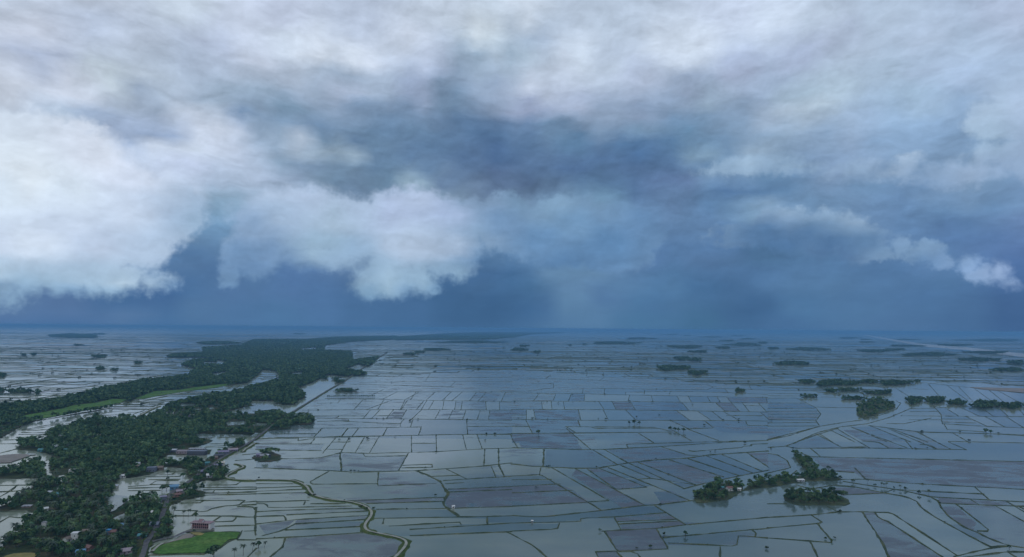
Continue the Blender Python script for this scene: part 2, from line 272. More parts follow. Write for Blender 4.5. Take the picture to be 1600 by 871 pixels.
BANKS = """
C4 3: -10,66 60,62 520,49 860,45 1150,38 1600,33 | -10,190 130,190 400,184 530,150 700,155 1130,145 1420,127 1600,122
C4 2.4: -5,97 430,96 | -5,131 200,136 410,138 | 500,55 415,155 | 585,50 530,149 | 680,50 620,150 | 770,48 710,151 | 972,42 972,149 | 1125,40 1129,143 | 1292,38 1315,133 | 1380,37 1415,127 | 1590,34 1602,62 | 972,92 1125,92 | 640,0 600,48 | 575,0 532,49 | 412,0 360,55 | 817,0 790,46 | 1032,0 1015,41 | 1320,0 1325,36 | 268,60 260,76 370,60 340,95 | 0,66 265,60 | 470,85 585,85 | 440,130 545,130
C4 2.4: 670,155 682,175 942,170 | 915,230 1100,222 1102,240 | 910,246 1105,242 | 455,268 338,332 346,348 758,345 | 765,274 760,358 1125,343 | 1075,300 1275,292 | 1190,253 1320,317 | 1470,236 1500,303 | 1170,325 1600,298 | 1200,379 1600,362 | 1180,345 1300,338 | 1200,397 1600,381
C4 4: -10,245 440,262 530,268 640,272 890,266 1000,264 1420,235 1600,214 | 525,150 535,266 | 1430,128 1425,235 | 1515,125 1518,225 1552,302
C4 3: 952,153 890,264
C4 7: 1005,265 1070,290 1150,330 1172,365 1205,400 1182,440 1172,480 1205,505 1270,552
C4 2.2: 0,345 230,345 | 0,372 302,361 | 0,392 312,379 | 0,408 322,399 | 0,460 335,449 | 0,470 65,470 76,495 190,493 330,490 600,484 | 308,450 300,476 | 340,470 560,470 | 0,520 190,510 700,497 | 0,550 180,545 186,573 | 190,540 700,516 | 0,597 240,570 720,541 | 40,670 170,636 240,597 700,568 | 180,635 675,612 | 0,690 280,676 670,650
C4 3: 186,680 166,740 80,810
C4 2.2: 560,452 1175,430 | 690,469 1172,455 | 750,505 1180,500 1600,487 | 740,561 1420,551 1600,545 | 800,562 792,595 | 830,610 1272,585 1282,602 | 960,631 1440,601 1600,590 | 960,670 1600,645 | 1560,645 1610,665
C4 3.5: 1442,550 1446,597 
C6 3: -5,32 400,27 980,22 | 0,120 480,132 580,130 920,113 1420,80 1600,75
C6 2.4: 340,0 492,130 | 0,65 38,122 | 790,28 885,88 | 725,118 714,98 900,92 1410,78 | 930,113 1110,168 1160,168 | 578,131 722,213 | 505,132 662,227 | 985,0 1120,76 | 1090,0 1290,75 | 1105,138 1130,143 1440,118 1445,110 1500,108 1490,98 1600,94
C6 4: 200,131 195,238
C6 6: -5,221 120,235 220,240 380,248 530,248 640,230 720,215 900,195 1090,185 1230,165 1600,140
C6 2.2: 180,243 172,288 | 0,297 180,288 560,512 | 245,242 605,450 | 395,250 832,481 | 470,252 640,375 650,381 840,368 | 545,248 842,367 | 600,243 1112,450 | 675,228 872,311 790,316 | 730,216 1078,376 | 790,212 1157,356 | 985,196 1322,302 | 1100,188 1425,296 | 1212,170 1502,276 | 1312,162 1568,268 | 1470,152 1605,243 | 870,311 1140,350
C6 3: 1072,377 1160,353 1420,296 1605,260
C6 2.2: 0,320 250,318 | 0,361 302,346 | 0,402 382,386 | 490,466 560,513
C6 2.6: 0,486 400,465 605,450 | 0,543 130,552 220,550 550,513 820,481 930,475 1150,447 1300,440
C6 2.2: 0,591 430,581 430,560 640,552 960,526 | 0,641 285,628 296,591 | 640,555 682,632 | 650,582 1035,568 | 680,630 | 670,597 1045,578
C6 2.6: 890,480 1087,602 | 560,641 900,625 1080,602 1600,555 | 900,625 980,752 660,770 578,640 | 525,770 660,766 | 525,770 542,810 | 650,766 690,810 | 660,768 772,768 805,810
C6 2.6: 945,682 1500,632 1600,624 | 975,715 1405,736 1416,668 1600,684 | 1500,632 1525,646 1521,676 | 1303,737 1300,810 | -5,660 130,730 225,810
C5 2.4: 0,291 165,291 190,308 640,310 685,330 | 690,345 600,346 460,358 230,350 0,345 | 0,388 95,385 | 240,386 210,408 | 0,409 210,408 545,418 | 570,369 575,398 705,404 850,408 | 705,371 705,404 | 470,365 465,392 575,398 | 860,388 850,408 1080,410 | 575,402 545,420 900,440 1220,445 1260,462 | 110,440 260,440 260,465 100,485 0,487 | 580,470 575,506 | 445,470 440,501 | 710,492 710,510 | 830,478 825,505 | 990,487 985,504 | 905,468 900,482 | 500,467 580,470 1220,477 1255,462 | 710,494 985,487 1380,495
C5 3: -5,497 440,502 580,507 1000,515 1600,526 | -5,548 380,549 720,551 1600,561 | -5,600 600,602 1600,616 | -5,662 430,668 700,668 1410,670 1600,673 | -5,750 380,749 980,742
C5 2.2: 170,500 133,549 | 275,502 255,548 | 370,503 353,549 | 455,504 450,549 | 735,510 725,551 | 870,513 880,552 | 1030,516 1052,554 | 1100,517 1122,555 | 1220,519 1242,557 | 1280,520 1302,557 | 1340,522 1372,558 | 185,550 190,599 | 245,549 250,600 | 320,549 330,600 | 540,550 577,602 | 625,551 652,602 | 740,551 772,605 | 1060,555 1107,609 | 1270,557 1332,611 | 1370,558 1422,612 | 1440,559 1482,613 | 1540,560 1592,615 | 1450,575 1550,577 | 1588,526 1594,561
C5 2.2: 90,601 90,662 | 135,601 146,664 | 415,602 430,668 | 570,602 602,668 | 710,604 775,668 | 1030,609 1112,669 | 1160,611 1244,669 | 1250,612 1322,670 | 1320,613 1424,671 | 1340,638 1565,640 | 1550,616 1605,662 | 0,635 90,636
C5 2.4: 85,664 127,748 | 335,706 405,750 | 412,668 426,706 | 335,708 900,712 | 495,709 520,719 920,718 1000,741 | 990,669 1105,722 | 1200,670 1262,716 1100,722 | 1460,672 1472,700 1600,701 | 0,705 112,708
C3 2.4: 690,396 950,393 1040,402 1600,400 | 590,442 1235,460 | 480,490 1600,491 | 810,320 1600,332 | 720,370 1600,372 | 650,432 1240,424 1600,428
C3 3: 430,531 750,535 1130,545 1600,552 | 290,605 700,602 1130,601 1600,605 | 380,655 700,658 950,660 1600,668 | 75,776 600,773 770,766 1330,756 1600,757
C3 2.2: 880,491 792,536 | 1020,491 930,540 | 850,541 690,602 | 930,543 902,601 | 670,537 612,602 | 530,534 512,560 380,562 | 1000,491 965,541 | 1120,491 1062,544 | 1220,491 1162,546 | 1290,491 1222,547 | 1380,491 1332,549 | 1440,491 1387,550 | 1560,491 1532,551 | 1212,459 1244,430 | 700,520 800,474 | 1060,420 1090,375 | 800,540 760,600
C3 2.2: 945,545 907,601 | 1050,545 1002,601 | 1067,545 1033,601 | 1112,546 1078,601 | 1175,546 1166,601 | 1250,547 1241,602 | 1290,548 1281,602 | 1435,550 1440,603 | 1520,551 1523,604
C3 2.2: 270,641 690,641 | 715,603 670,657 | 775,602 722,658 | 860,602 812,659 | 942,602 906,660 | 1037,601 972,661 | 1152,601 1117,662 | 1232,602 1202,663 | 1312,603 1292,664 | 1402,604 1382,665 | 1462,604 1452,666 | 740,640 910,640 | 1230,628 1310,628 | 500,656 520,641
C3 2.2: 380,676 500,672 580,672 575,661 | 500,672 910,690 | 220,718 640,716 1032,710 | 926,660 900,690 905,708 | 982,661 966,709 | 1034,708 1015,762 | 1316,664 1322,756 | 1322,708 1600,706 | 410,722 358,775 | 572,716 535,773 | 640,716 600,772 | 820,713 795,765 | 100,754 372,752
C7 3.5: -5,790 130,755 330,705 480,680 600,665 720,630 800,600 830,562 800,546 | 185,800 310,745 450,710 620,690 760,650 830,620 900,590 892,570 860,555
C8 3.5: -5,72 130,45 290,-5 | 110,110 190,80 300,40 440,-3
C7 3: 540,375 680,395 900,405 1290,405 | 1190,370 1290,405 1350,412 1460,456 | 1030,575 1080,630 1090,690
C7 4: 700,400 850,420 1000,435 1230,460 1600,500 | 630,700 950,742 1400,752 1610,766
C7 2.4: 1000,438 1075,522 | 1120,450 1250,547 | 1190,458 1282,552 | 1290,470 1402,552 | 1380,478 1472,552 | 1440,484 1562,552 | 1080,552 1600,555 | 880,597 1030,592 1600,562 | 830,640 1600,646 | 1090,690 1360,706 1600,716 | 1100,692 1120,725 1360,741 | 740,688 850,690 1020,654 | 1240,646 1370,706 | 1360,646 1482,712 | 1490,647 1610,722 | 1110,592 1192,642 | 1200,587 1322,643 | 1320,582 1412,645 | 1430,576 1502,646 | 1540,566 1605,640 | 880,665 1085,665 | 890,615 1065,612 | 1090,660 1280,662 | 1095,680 1300,685
C7 2.4: 400,735 545,805 | 520,710 745,805 | 640,703 895,805 | 762,718 1000,805 | 940,742 1055,805 | 320,752 405,805
C7 2.6: 180,530 300,590 330,630 300,672 322,703 | 0,595 300,592 | 0,630 328,628 | 0,665 302,668 | 0,685 305,681 | 0,705 310,704 | 300,586 555,590 | 0,530 180,529 | 0,560 232,560 | 0,612 315,610 | 0,648 315,650
C7 2.2: 0,395 300,400 | 0,415 190,425 300,428 | 0,440 185,447 | 0,462 350,468 | 0,480 280,486 440,500 | 0,500 430,506 | 0,515 200,516 | 330,522 560,527 552,568 | 580,535 790,522 | 600,522 780,506 | 880,470 1000,476 | 800,468 885,522 | 560,470 700,478 | 230,425 260,447 | 420,470 450,505 | 900,430 980,436
C5 2.2: 1255,468 1600,480 | 1225,492 1600,506 | 1380,440 1600,449 | 1100,428 1380,440 | 1480,449 1500,480 | 1330,470 1350,497
C8 2.4: 430,0 632,120 | 310,40 462,117 610,115 | 545,0 872,122 | 590,78 690,85 755,122 | 750,0 1050,127 | 925,18 1145,130 | 780,65 850,65 902,124 | 950,100 1010,101 1052,126 | 1150,25 1252,84 | 1240,132 1120,80 1600,90 | 0,118 110,110
C8 4: 760,-3 950,20 1610,39 | 110,110 160,123 640,122 1240,132
C8 2.6: 265,124 325,172 | 165,140 270,176 1610,206 | 0,155 60,165 120,200 142,245 0,278 | 0,300 145,290 180,262 | 360,263 540,275 | 460,318 600,316 840,340 1270,363 1610,381 | 540,245 612,317 
C8 3.5: 470,330 560,345 790,379 1000,392 1350,409 | 410,350 530,362 740,405 860,425 930,455 960,495 1030,545 1200,640 1390,740 1500,734 | 790,379 900,400 1010,425 1060,450 1080,490 1130,550 1230,620 1310,650 1390,690 1500,730 1610,747
C8 2.4: 1010,426 1260,440 1610,459 | 1068,465 1320,478 1610,486 | 1260,440 1322,477 | 1290,364 1382,444 | 1490,455 1605,522 | 1560,483 1605,506 | 1180,475 1392,642 1308,640 | 1420,482 1605,583 | 470,415 720,404 785,380 | 160,395 400,356 545,368 | 175,352 262,376 330,370 412,402
C8 3: -5,556 270,540 450,520 580,520 770,526 1180,792 | 670,524 690,560 740,575 1095,806 | 590,522 720,720 757,806 | 265,709 312,806 | -5,683 408,714 310,594 | 1160,800 1400,746 1500,736 | 1220,806 1500,770 1610,772 | 1500,770 1555,806
C8 2.4: -5,470 115,470 | 270,540 346,590 -5,622 | 375,488 440,522
R2 2.4: 560,297 860,300 780,362 | 860,316 960,310 1040,265 1170,255 1210,235 1350,240 1440,172 1180,176 830,176 | 1390,200 1575,185 | 1340,250 1530,250 1575,312 | 1390,235 1575,225 | 490,365 780,365 1140,367 1330,368 1390,379 1575,379 | 1140,370 1030,440 1300,430 1330,368 | 1050,492 1575,478 | 915,112 1575,95 | 930,86 1210,82 1575,70 | 930,45 1575,40 | 920,20 1575,12 | 650,211 880,205 930,176 | 1060,50 1038,86 | 1232,68 1215,104 | 1340,660 1575,660 | 1400,545 1340,655 | 1575,760 1455,880 | 1420,552 1575,548 | 260,846 940,835 
R2 4: 1565,260 1562,600 | 760,570 960,566 1395,563 1340,652 1240,664 1120,765
R4 2.4: 1085,690 1180,665 | 955,771 1320,770 1395,722 | 740,791 930,786 | 930,802 1575,796 | 920,830 1575,820 | 1310,470 1575,452 | 1400,400 1575,385
R4 2.4: 215,672 645,665 | 250,706 640,700 | 60,701 222,690 | 268,768 350,715 480,716 620,716 | 270,765 700,764 | 0,790 270,770 | 0,810 420,800 | 0,840 400,836 | 160,862 205,830 | 380,647 540,645 592,600 745,600 | 425,602 585,606 | 1000,266 1320,265 | 1090,190 1575,185 | 950,297 1310,286 | 930,312 1300,310
R1 2.4: -5,70 100,68 360,45 | -5,132 130,60 185,18 | -5,442 110,375 300,390 465,384 | -5,317 465,319 | -5,656 110,655
R3 2.2: 265,102 370,90 560,60 725,20 | 260,126 610,130 | 195,186 390,181 570,140 | -5,221 320,212 560,180 | -5,266 250,262 | 510,495 665,430 | -5,526 330,535 | -5,776 450,770 | 105,842 222,770 | -5,852 340,840 | -5,382 215,326 | 230,150 560,150 | 330,100 480,98 850,60 | 700,45 950,40
R5 2.6: -5,271 400,277 1100,286 | 130,256 290,210 740,211 | 680,246 822,210 | 750,246 1065,251 | -5,157 700,150 1575,156 | 440,96 520,66 1000,75 1575,60 | 490,336 655,284 | 640,371 1060,374 | 860,352 1205,300 | -5,411 600,416 745,430 | -5,466 390,470 | 700,130 935,85 | 1080,131 1290,88 | -5,205 300,208 | 1000,250 1200,215 1450,250 | -5,330 60,300 | 900,380 1050,360 1420,300
R5 2.2: 270,802 600,740 905,680 1290,600 | 500,797 690,795 | 870,662 1045,637 | 800,721 950,719 | 1090,656 1290,662 | 650,712 900,672 | 1040,632 1200,600 1570,560 | 1150,690 1330,680 | 1200,625 1575,610
R6 2.2: -5,500 340,495 | -5,545 230,545 | -5,590 200,580 | 0,625 90,600 200,560
"""
PATHS = """
C4 3.4: 0,322 220,325 270,338 320,365 340,410 400,435 480,450 600,462 680,485 725,520 720,555 680,600 680,640 760,660 890,685 945,710 930,750 865,815
R4 3.4: 1310,515 1380,525 1425,560 1360,577 1260,630 1185,680 1260,706 1400,716 1570,721
R4 3.0: 1569,258 1440,332 1405,368
R6 5: 90,672 190,602 300,542 392,512
R2 3.4: 300,812 370,742 430,712
"""
ROAD = "P 6.5: 216,880 223,871 229,849 240,836 251,814 259,792 263,779 271,770 281.6,764.5 299,752 318.5,736.5 350,715 382,698 400,686.5 427,665 465,640 510,612 540,595 560,580 580,567 597,556 606,550"
LANE = "R2 4: 300,690 370,672 580,628 700,572 780,560"
# wooded land
WOODS = """
P: 0,871 -60,900 -60,800 0,858 5,856 13,844 23,834 40,821 40,810 58,808 58,800 30,798 -30,800 -30,794 0,792 17,784 34,771 43,770 52,760 42,768 56,754 61,749 87,753 101,755 112,741 94,743 84,748 79,734 76,724 88,724 88,716 72,709 57,705 29,703 29,698 32,689 51,690 70,684 76,677 89,671 111,668 118,662 134,660 150,655 171,657 200,652 213,657 245,649 257,641 261,636 292,625 308,621 340,616 378,612 380,610 388,607 436,595 438,587 432,581 410,578 398,590 385,599 362,602 225,617 210,624 200,630 189,625 153,629 97,639 41,649 19,655 42,658 76,655 120,646 160,640 180,637 150,643 54,659 32,667 25,672 0,685 -40,690 -40,640 0,635 27,632 48,631 70,628 96,625 111,621 136,615 158,609 190,604 224,595 253,594 264,592 292,588 312,581 295,583 311,578 283,571 302,564 330,562 350,570 361,567 320,559 261,559 271,555 318,552 316,544 375,540 385,536 397,531 442,531 478,531 525,527 620,525 620,531 554,534 508,540 506,548 549,550 551,564 573,562 594,558 575,574 560,569 534,578 560,581 574,586 545,589 513,586 490,597 461,609 465,610 479,621 465,626 461,633 441,633 441,627 380,627 415,635 380,637 330,650 426,645 465,650 493,656 485,664 456,665 453,671 424,673 410,677 400,676 391,681 378,679 317,679 306,684 334,688 325,693 297,702 330,703 327,710 289,711 262,711 251,720 241,726 266,724 310,722 321,720 330,715 340,708 352,700 362,703 345,716 324,731 312,737 302,739 294,734 276,731 255,730 248,736 228,743 200,748 189,745 178,757 176,760 175,770 168,775 200,787 219,779 245,780 251,792 264,797 265,808 269,836 240,846 232,860 228,880
P: 318,733 336,728 344,731 358,733 354,740 350,749 336,752 319,751 305,757 302,752
P: 280,768 300,764 317,768 320,775 300,780 285,782 276,788 262,790 268,776
P: 366,693 380,690 384,694 378,700 366,706 356,712 350,716 358,704
P: 290,738 310,724 318,726 316,732 304,748 296,748
P: 600,528 700,521.5 740,520 870,519.5 885,520.5 830,523 800,528 760,531 620,532
P: 306,536 330,534.5 360,534.5 378,537 350,538.5 320,538.5
P: 75,524 110,521.5 150,524 152,528 120,529 80,527
P: 400,712 410,708 424,706 438,712 440,718 425,722 405,722 393,716
P: 0,736 25,733 47,722 64,722 68,731 74,742 61,748 -20,748 -20,736
"""
SHORE = """
P: 1085,779 1092,771 1100,764 1122,756 1158,756 1162,766 1140,781 1110,785 1088,787
P: 1160,768 1172,757 1186,749 1203,752 1222,744 1250,744 1262,738 1246,722 1240,709 1248,709 1266,722 1282,737 1302,744 1316,750 1300,752 1270,752 1240,755 1205,762 1180,764
P: 1224,778 1228,772 1244,769 1300,771 1322,779 1328,786 1322,790 1290,790 1245,790 1230,785
P: 1339,636 1352,628 1372,622 1398,632 1399,638 1378,646 1350,655 1340,651
"""
RICE = """
R1: 500,648 640,662 830,690 940,700 900,738 700,735 560,722 480,690
R5: 150,672 320,622 760,542 900,502 1200,467 1380,422 1560,430 1480,470 1250,510 950,582 600,650 330,692
R6: 80,416 210,372 330,327 640,312 800,282 1180,237 1270,242 1100,280 700,330 350,387 200,420
R2: 300,822 370,752 440,722 570,694 680,655 810,642 870,604 960,573 1385,570 1335,648 1236,660 1120,760 1040,818 310,840
"""
YARD = "R2: 705,560 790,528 1042,508 1060,558 780,574"
MUD = """
R3: -20,420 100,402 200,396 400,402 130,500 -20,505
R2: 430,714 580,678 690,602 790,588 812,634 680,655 560,692
C7: 1262,462 1600,470 1600,497 1330,474
"""
STRAW = "R2: 760,582 950,580 920,612 830,622\nR1: 60,871 150,838 430,832 460,871 400,900 60,900"
# flooded fields with weed or stubble: amount 0..1
WEED = """
C4 .75: 540,160 680,178 940,174 890,262 540,265
C4 .7: 770,282 1010,272 1070,295 1150,335 1120,342 763,355
C4 .8: 195,684 665,655 760,668 890,692 935,712 915,750 855,815 80,815 168,742
C4 .6: 0,196 130,196 400,188 520,158 525,265 440,260 0,243
C4 1: 1212,402 1600,384 1600,485 1212,498 1185,470 1190,440
C4 1: 600,450 1172,433 1170,453 700,467
C4 .95: 1205,380 1600,364 1600,380 1205,395
C4 .8: 20,604 240,573 175,632 60,662
C4 .75: 250,572 715,544 695,566 245,595
C4 .6: 0,99 425,99 405,134 0,129
C6 .95: 375,290 400,255 828,481 690,495 480,360
C6 .9: 0,405 384,388 488,464 400,466 0,484
C6 .85: 478,258 545,252 835,366 655,378
C6 .85: 795,214 980,200 1316,301 1152,352
C6 .7: 885,395 1000,390 1105,447 935,470
C6 1: 0,363 300,348 380,385 0,400
C6 .8: 20,45 370,42 440,128 60,120
C6 .7: 590,131 915,116 1105,168 900,192 725,210
C6 .9: 645,558 960,530 1030,566 655,580
C6 1: 675,599 1045,580 1080,600 900,623 690,628
C6 .95: 1475,154 1600,150 1600,236
C6 1: 580,642 898,627 976,750 662,768
C6 1: 528,772 648,768 686,810 545,810
C6 .5: 215,135 480,134 655,228 530,245 385,246 205,238
C5 .8: 0,603 86,603 86,633 0,633
C5 .75: 140,603 412,604 426,666 148,662
C5 .9: 628,553 738,553 768,603 654,601
C5 .6: 745,553 1058,557 1102,607 775,603
C5 .9: 1272,559 1368,560 1420,610 1334,609
C5 .85: 1342,524 1600,528 1600,559 1374,556
C5 .5: 712,606 1028,611 1108,667 778,666
C5 .7: 375,505 452,506 447,547 357,547
C5 .6: 100,668 410,670 424,704 340,706 400,748 130,747
C5 .8: 0,752 380,752 420,810 0,810
C5 .65: 1264,716 1205,672 1455,674 1470,702 1600,703 1600,760 1300,740
C3 .8: 870,606 938,604 904,658 815,657
C3 .7: 1237,604 1310,605 1290,662 1205,661
C3 .75: 1465,606 1600,607 1600,665 1455,664
C3 .6: 1295,550 1430,552 1436,601 1285,600
C3 .6: 1155,603 1230,604 1198,661 1120,660
C3 .7: 1385,493 1438,493 1530,500 1500,549 1340,547
C3 .5: 1320,710 1600,708 1600,754 1324,752
C3 .5: 300,548 610,548 600,600 320,602
C7 .65: 0,722 190,718 120,755 0,785
C7 .6: 530,712 640,706 880,800 745,800
C7 .6: 0,562 230,562 300,592 0,593
C7 .7: 0,650 310,652 300,666 0,663
C8 .8: 600,530 665,528 688,562 740,578 1085,806 760,806 722,718
C8 .9: 275,180 1600,208 1600,378 840,338 600,314 540,272 365,260
C8 .5: 1190,482 1418,485 1600,584 1600,742 1500,728 1395,690 1320,648 1310,642 1390,642
C8 .9: 1090,492 1172,480 1300,590 1285,635 1235,618 1135,548
C8 1: 1062,432 1258,443 1315,475 1072,464
C8 .95: 1270,443 1488,457 1550,480 1328,476
C8 .65: 0,158 58,168 118,202 138,244 0,275
C8 .9: 375,368 545,372 715,402 470,412 415,400
C8 .8: 470,10 555,10 840,118 760,120 690,82 590,76
C8 .5: 160,122 310,46 455,118
"""
# far groves: x, y, rx, ry
GROVES = """1051 576 26 4|1090 584 15 3.6|1065 561 10 3|1086 563 10 2.4|962 536.5 36 2.6|1000 529.5 22 2|1072 542.5 26 2.6|1092 550.5 14 1.8|1130 544 11 2|1136 533 11 1.6|1162 539 25 3|1192 536 8 1.6|1169 530 11 1.4
811 547 12 2.6|819 541 8 1.6|839 550.5 5 1.4|890 540 3 1|913 538.5 3.5 1|1047 523 15 1.2|1074 525 6 1.1|1111 527 18 1.2|1153 525 12 1.2|1157 612 8 2.6|1238 569 27 3|1263 546 30 2.2|1208 545 9 1.8|1327 528.5 18 2|1352 531 8 1.3|1354 535 13 1.1
1366 549 24 2.6|1398 547 16 2.2|1451 554.5 39 3|1415 541 26 1.6|1416 531 19 1.4|1492 540 28 1.7|1543 551.5 32 2.2|1525 563 22 2.8|1555 563 8 1.4|1588 567 13 2.8|1576 579 24 2.6|1550 532 52 3
1260 598 12 3|1308 600 34 5|1299 612 9 2.6|1357 598 13 2.8|1397 600 25 4|1434 597 4 2|1327 611 18 2|1374 615 21 3|1264 621 14 1.3|1332 624 18 2|1429 627 13 7|1461 627 16 6|1495 631 15 4|1540 634 24 6|1580 636 20 5
735 535 48 2.2|680 547 20 2|640 554 9 1.6|655 551 8 1.4|155 558 10 2|122 540 8 1.2|157 577 6 2.2|180 579 5 1.4|53 555 4 1.6|37 555.5 4 1.3|3 588 6 3.5|31 613 21 3|59 614 4 3|2 612 6 3|467 522 10 1.1|150 522.5 20 1.2|215 568 6 1.5|541 612 18 2|525 594 6 2|531 597.5 7 2.2|508 592 5 2|440 630 12 2.5"""
from mathutils.geometry import tessellate_polygon
# ------------------------------------------------------------------ object helpers
def mesh(name, v, f, mats=None, smooth=False, fm=None):
    me = bpy.data.meshes.new(name)
    v = np.asarray(v, np.float32)
    if isinstance(f, np.ndarray):
        n, k = f.shape
        me.vertices.add(len(v)); me.vertices.foreach_set('co', v.ravel())
        me.loops.add(n * k); me.loops.foreach_set('vertex_index', f.astype(np.int32).ravel())
        me.polygons.add(n); me.polygons.foreach_set('loop_start', np.arange(0, n * k, k, dtype=np.int32))
        try: me.polygons.foreach_set('loop_total', np.full(n, k, np.int32))
        except Exception: pass
        me.update(calc_edges=True)
    else:
        me.from_pydata([tuple(q) for q in v], [], [tuple(q) for q in f]); me.update()
    for m in (mats if isinstance(mats, (list, tuple)) else [mats]):
        if m: me.materials.append(m)
    if fm is not None: me.polygons.foreach_set('material_index', np.asarray(fm, np.int32))
    if smooth: me.polygons.foreach_set('use_smooth', np.ones(len(me.polygons), bool))
    return me
def link(name, me, parent=None, loc=None, rz=0, sc=None):
    o = bpy.data.objects.new(name, me); COL.objects.link(o)
    if parent: o.parent = parent
    if loc is not None: o.location = loc
    if rz: o.rotation_euler[2] = rz
    if sc is not None: o.scale = (sc, sc, sc)
    return o
def tag(o, label=None, cat=None, group=None, kind=None):
    for k, v in (('label', label), ('category', cat), ('group', group), ('kind', kind)):
        if v: o[k] = v
    return o
class MB:
    def __init__(s): s.v = []; s.f = []
    def box(s, c, d, rz=0):
        b = len(s.v); ca, sa = math.cos(rz), math.sin(rz)
        for z in (-1, 1):
            for x, y in ((-1, -1), (1, -1), (1, 1), (-1, 1)):
                px, py = x * d[0] / 2, y * d[1] / 2
                s.v.append((c[0] + px * ca - py * sa, c[1] + px * sa + py * ca, c[2] + z * d[2] / 2))
        s.f += [[b + i for i in q] for q in ((3, 2, 1, 0), (4, 5, 6, 7), (0, 1, 5, 4), (1, 2, 6, 5), (2, 3, 7, 6), (3, 0, 4, 7))]
        return s
    def poly(s, pts):
        b = len(s.v); s.v += [tuple(p) for p in pts]; s.f.append(list(range(b, b + len(pts)))); return s
    def tube(s, pts, radii, n=6):
        pts = [Vector(p) for p in pts]; rings = []
        for i, p in enumerate(pts):
            t = (pts[min(i + 1, len(pts) - 1)] - pts[max(i - 1, 0)]).normalized()
            a = t.cross(Vector((0.31, .95, 0.05))).normalized(); c = t.cross(a)
            b = len(s.v); rings.append(b)
            for k in range(n):
                w = 2 * math.pi * k / n
                s.v.append(tuple(p + (a * math.cos(w) + c * math.sin(w)) * radii[i]))
        for r0, r1 in zip(rings, rings[1:]):
            for k in range(n): s.f.append([r0 + k, r0 + (k + 1) % n, r1 + (k + 1) % n, r1 + k])
        return s
    def mesh(s, name, mat, smooth=False): return mesh(name, s.v, s.f, mat, smooth)

# ------------------------------------------------------------------ materials
def material(name):
    m = bpy.data.materials.new(name); m.use_nodes = True
    T = NT(m.node_tree); T.n.clear()
    b = T.node('ShaderNodeBsdfPrincipled'); o = T.node('ShaderNodeOutputMaterial'); T.l.new(b.outputs[0], o.inputs[0])
    return m, T, b, o
def pos(T): return T.node('ShaderNodeNewGeometry').outputs['Position']
def noisy(name, stops, scale, rough=.9, detail=5, spec=.25, obj_random=0.0, second=None):
    m, T, b, o = material(name)
    p = pos(T)
    c = T.ramp(T.noise(p, scale, detail, .6), stops)
    if second: c = T.mix(1.0, c, T.ramp(T.noise(p, second, 3, .5), [(.3, (.62, .66, .6)), (.7, (1.35, 1.3, 1.3))]), 'MULTIPLY')
    if obj_random:
        r = T.node('ShaderNodeObjectInfo').outputs['Random']
        c = T.mix(1.0, c, T.ramp(r, [(0, (1 - obj_random, 1 - obj_random, 1 - obj_random)), (.5, (1, 1, .9)), (1, (1 + obj_random, 1 + obj_random * .8, 1))]), 'MULTIPLY')
    T.put(b.inputs['Base Color'], c); b.inputs['Roughness'].default_value = rough
    b.inputs['Specular IOR Level'].default_value = spec
    return m
M = {}
M['leaf'] = noisy('foliage', [(.28, (.012, .042, .032)), (.48, (.044, .100, .056)), (.70, (.130, .195, .090))], .10, .6, 4, .15, .30, .021)
M['palm_leaf'] = noisy('palm_foliage', [(.30, (.030, .058, .036)), (.72, (.075, .110, .060))], .2, .5, 3, .3, .3)
M['bush'] = noisy('bush_foliage', [(.30, (.020, .042, .022)), (.72, (.048, .075, .030))], .3, .7, 3, .15, .3)
M['bark'] = noisy('bark', [(.3, (.06, .05, .04)), (.7, (.13, .11, .09))], 1.2)
M['bank'] = noisy('bank_grass', [(.28, (.032, .054, .038)), (.5, (.062, .085, .048)), (.7, (.120, .130, .070))], .045, .95, 5, .1, 0, .4)
M['verge'] = noisy('verge_grass', [(.28, (.040, .070, .025)), (.55, (.070, .100, .030)), (.75, (.110, .120, .045))], .06, .95, 5, .1, 0, .5)
M['land'] = noisy('village_soil', [(.30, (.022, .042, .022)), (.5, (.045, .062, .030)), (.64, (.085, .078, .050)), (.8, (.13, .11, .085))], .030, .95, 6, .1, 0, .25)
M['rice'] = noisy('young_rice', [(.25, (.042, .108, .026)), (.5, (.072, .160, .034)), (.78, (.135, .205, .058))], .035, .9, 6, .1, 0, .3)
M['straw'] = noisy('dry_straw', [(.3, (.16, .15, .05)), (.7, (.30, .25, .09))], .1)
M['mud'] = noisy('mud_flat', [(.3, (.12, .105, .085)), (.55, (.20, .17, .14)), (.75, (.26, .22, .18))], .05, .6, 5, .4)
M['path'] = noisy('pale_gravel', [(.3, (.22, .23, .19)), (.7, (.38, .38, .33))], .12)
M['road'] = noisy('worn_asphalt', [(.3, (.06, .062, .068)), (.7, (.12, .12, .125))], .2, .75)
M['yard'] = noisy('yard_ground', [(.3, (.10, .11, .085)), (.7, (.19, .185, .15))], .12)

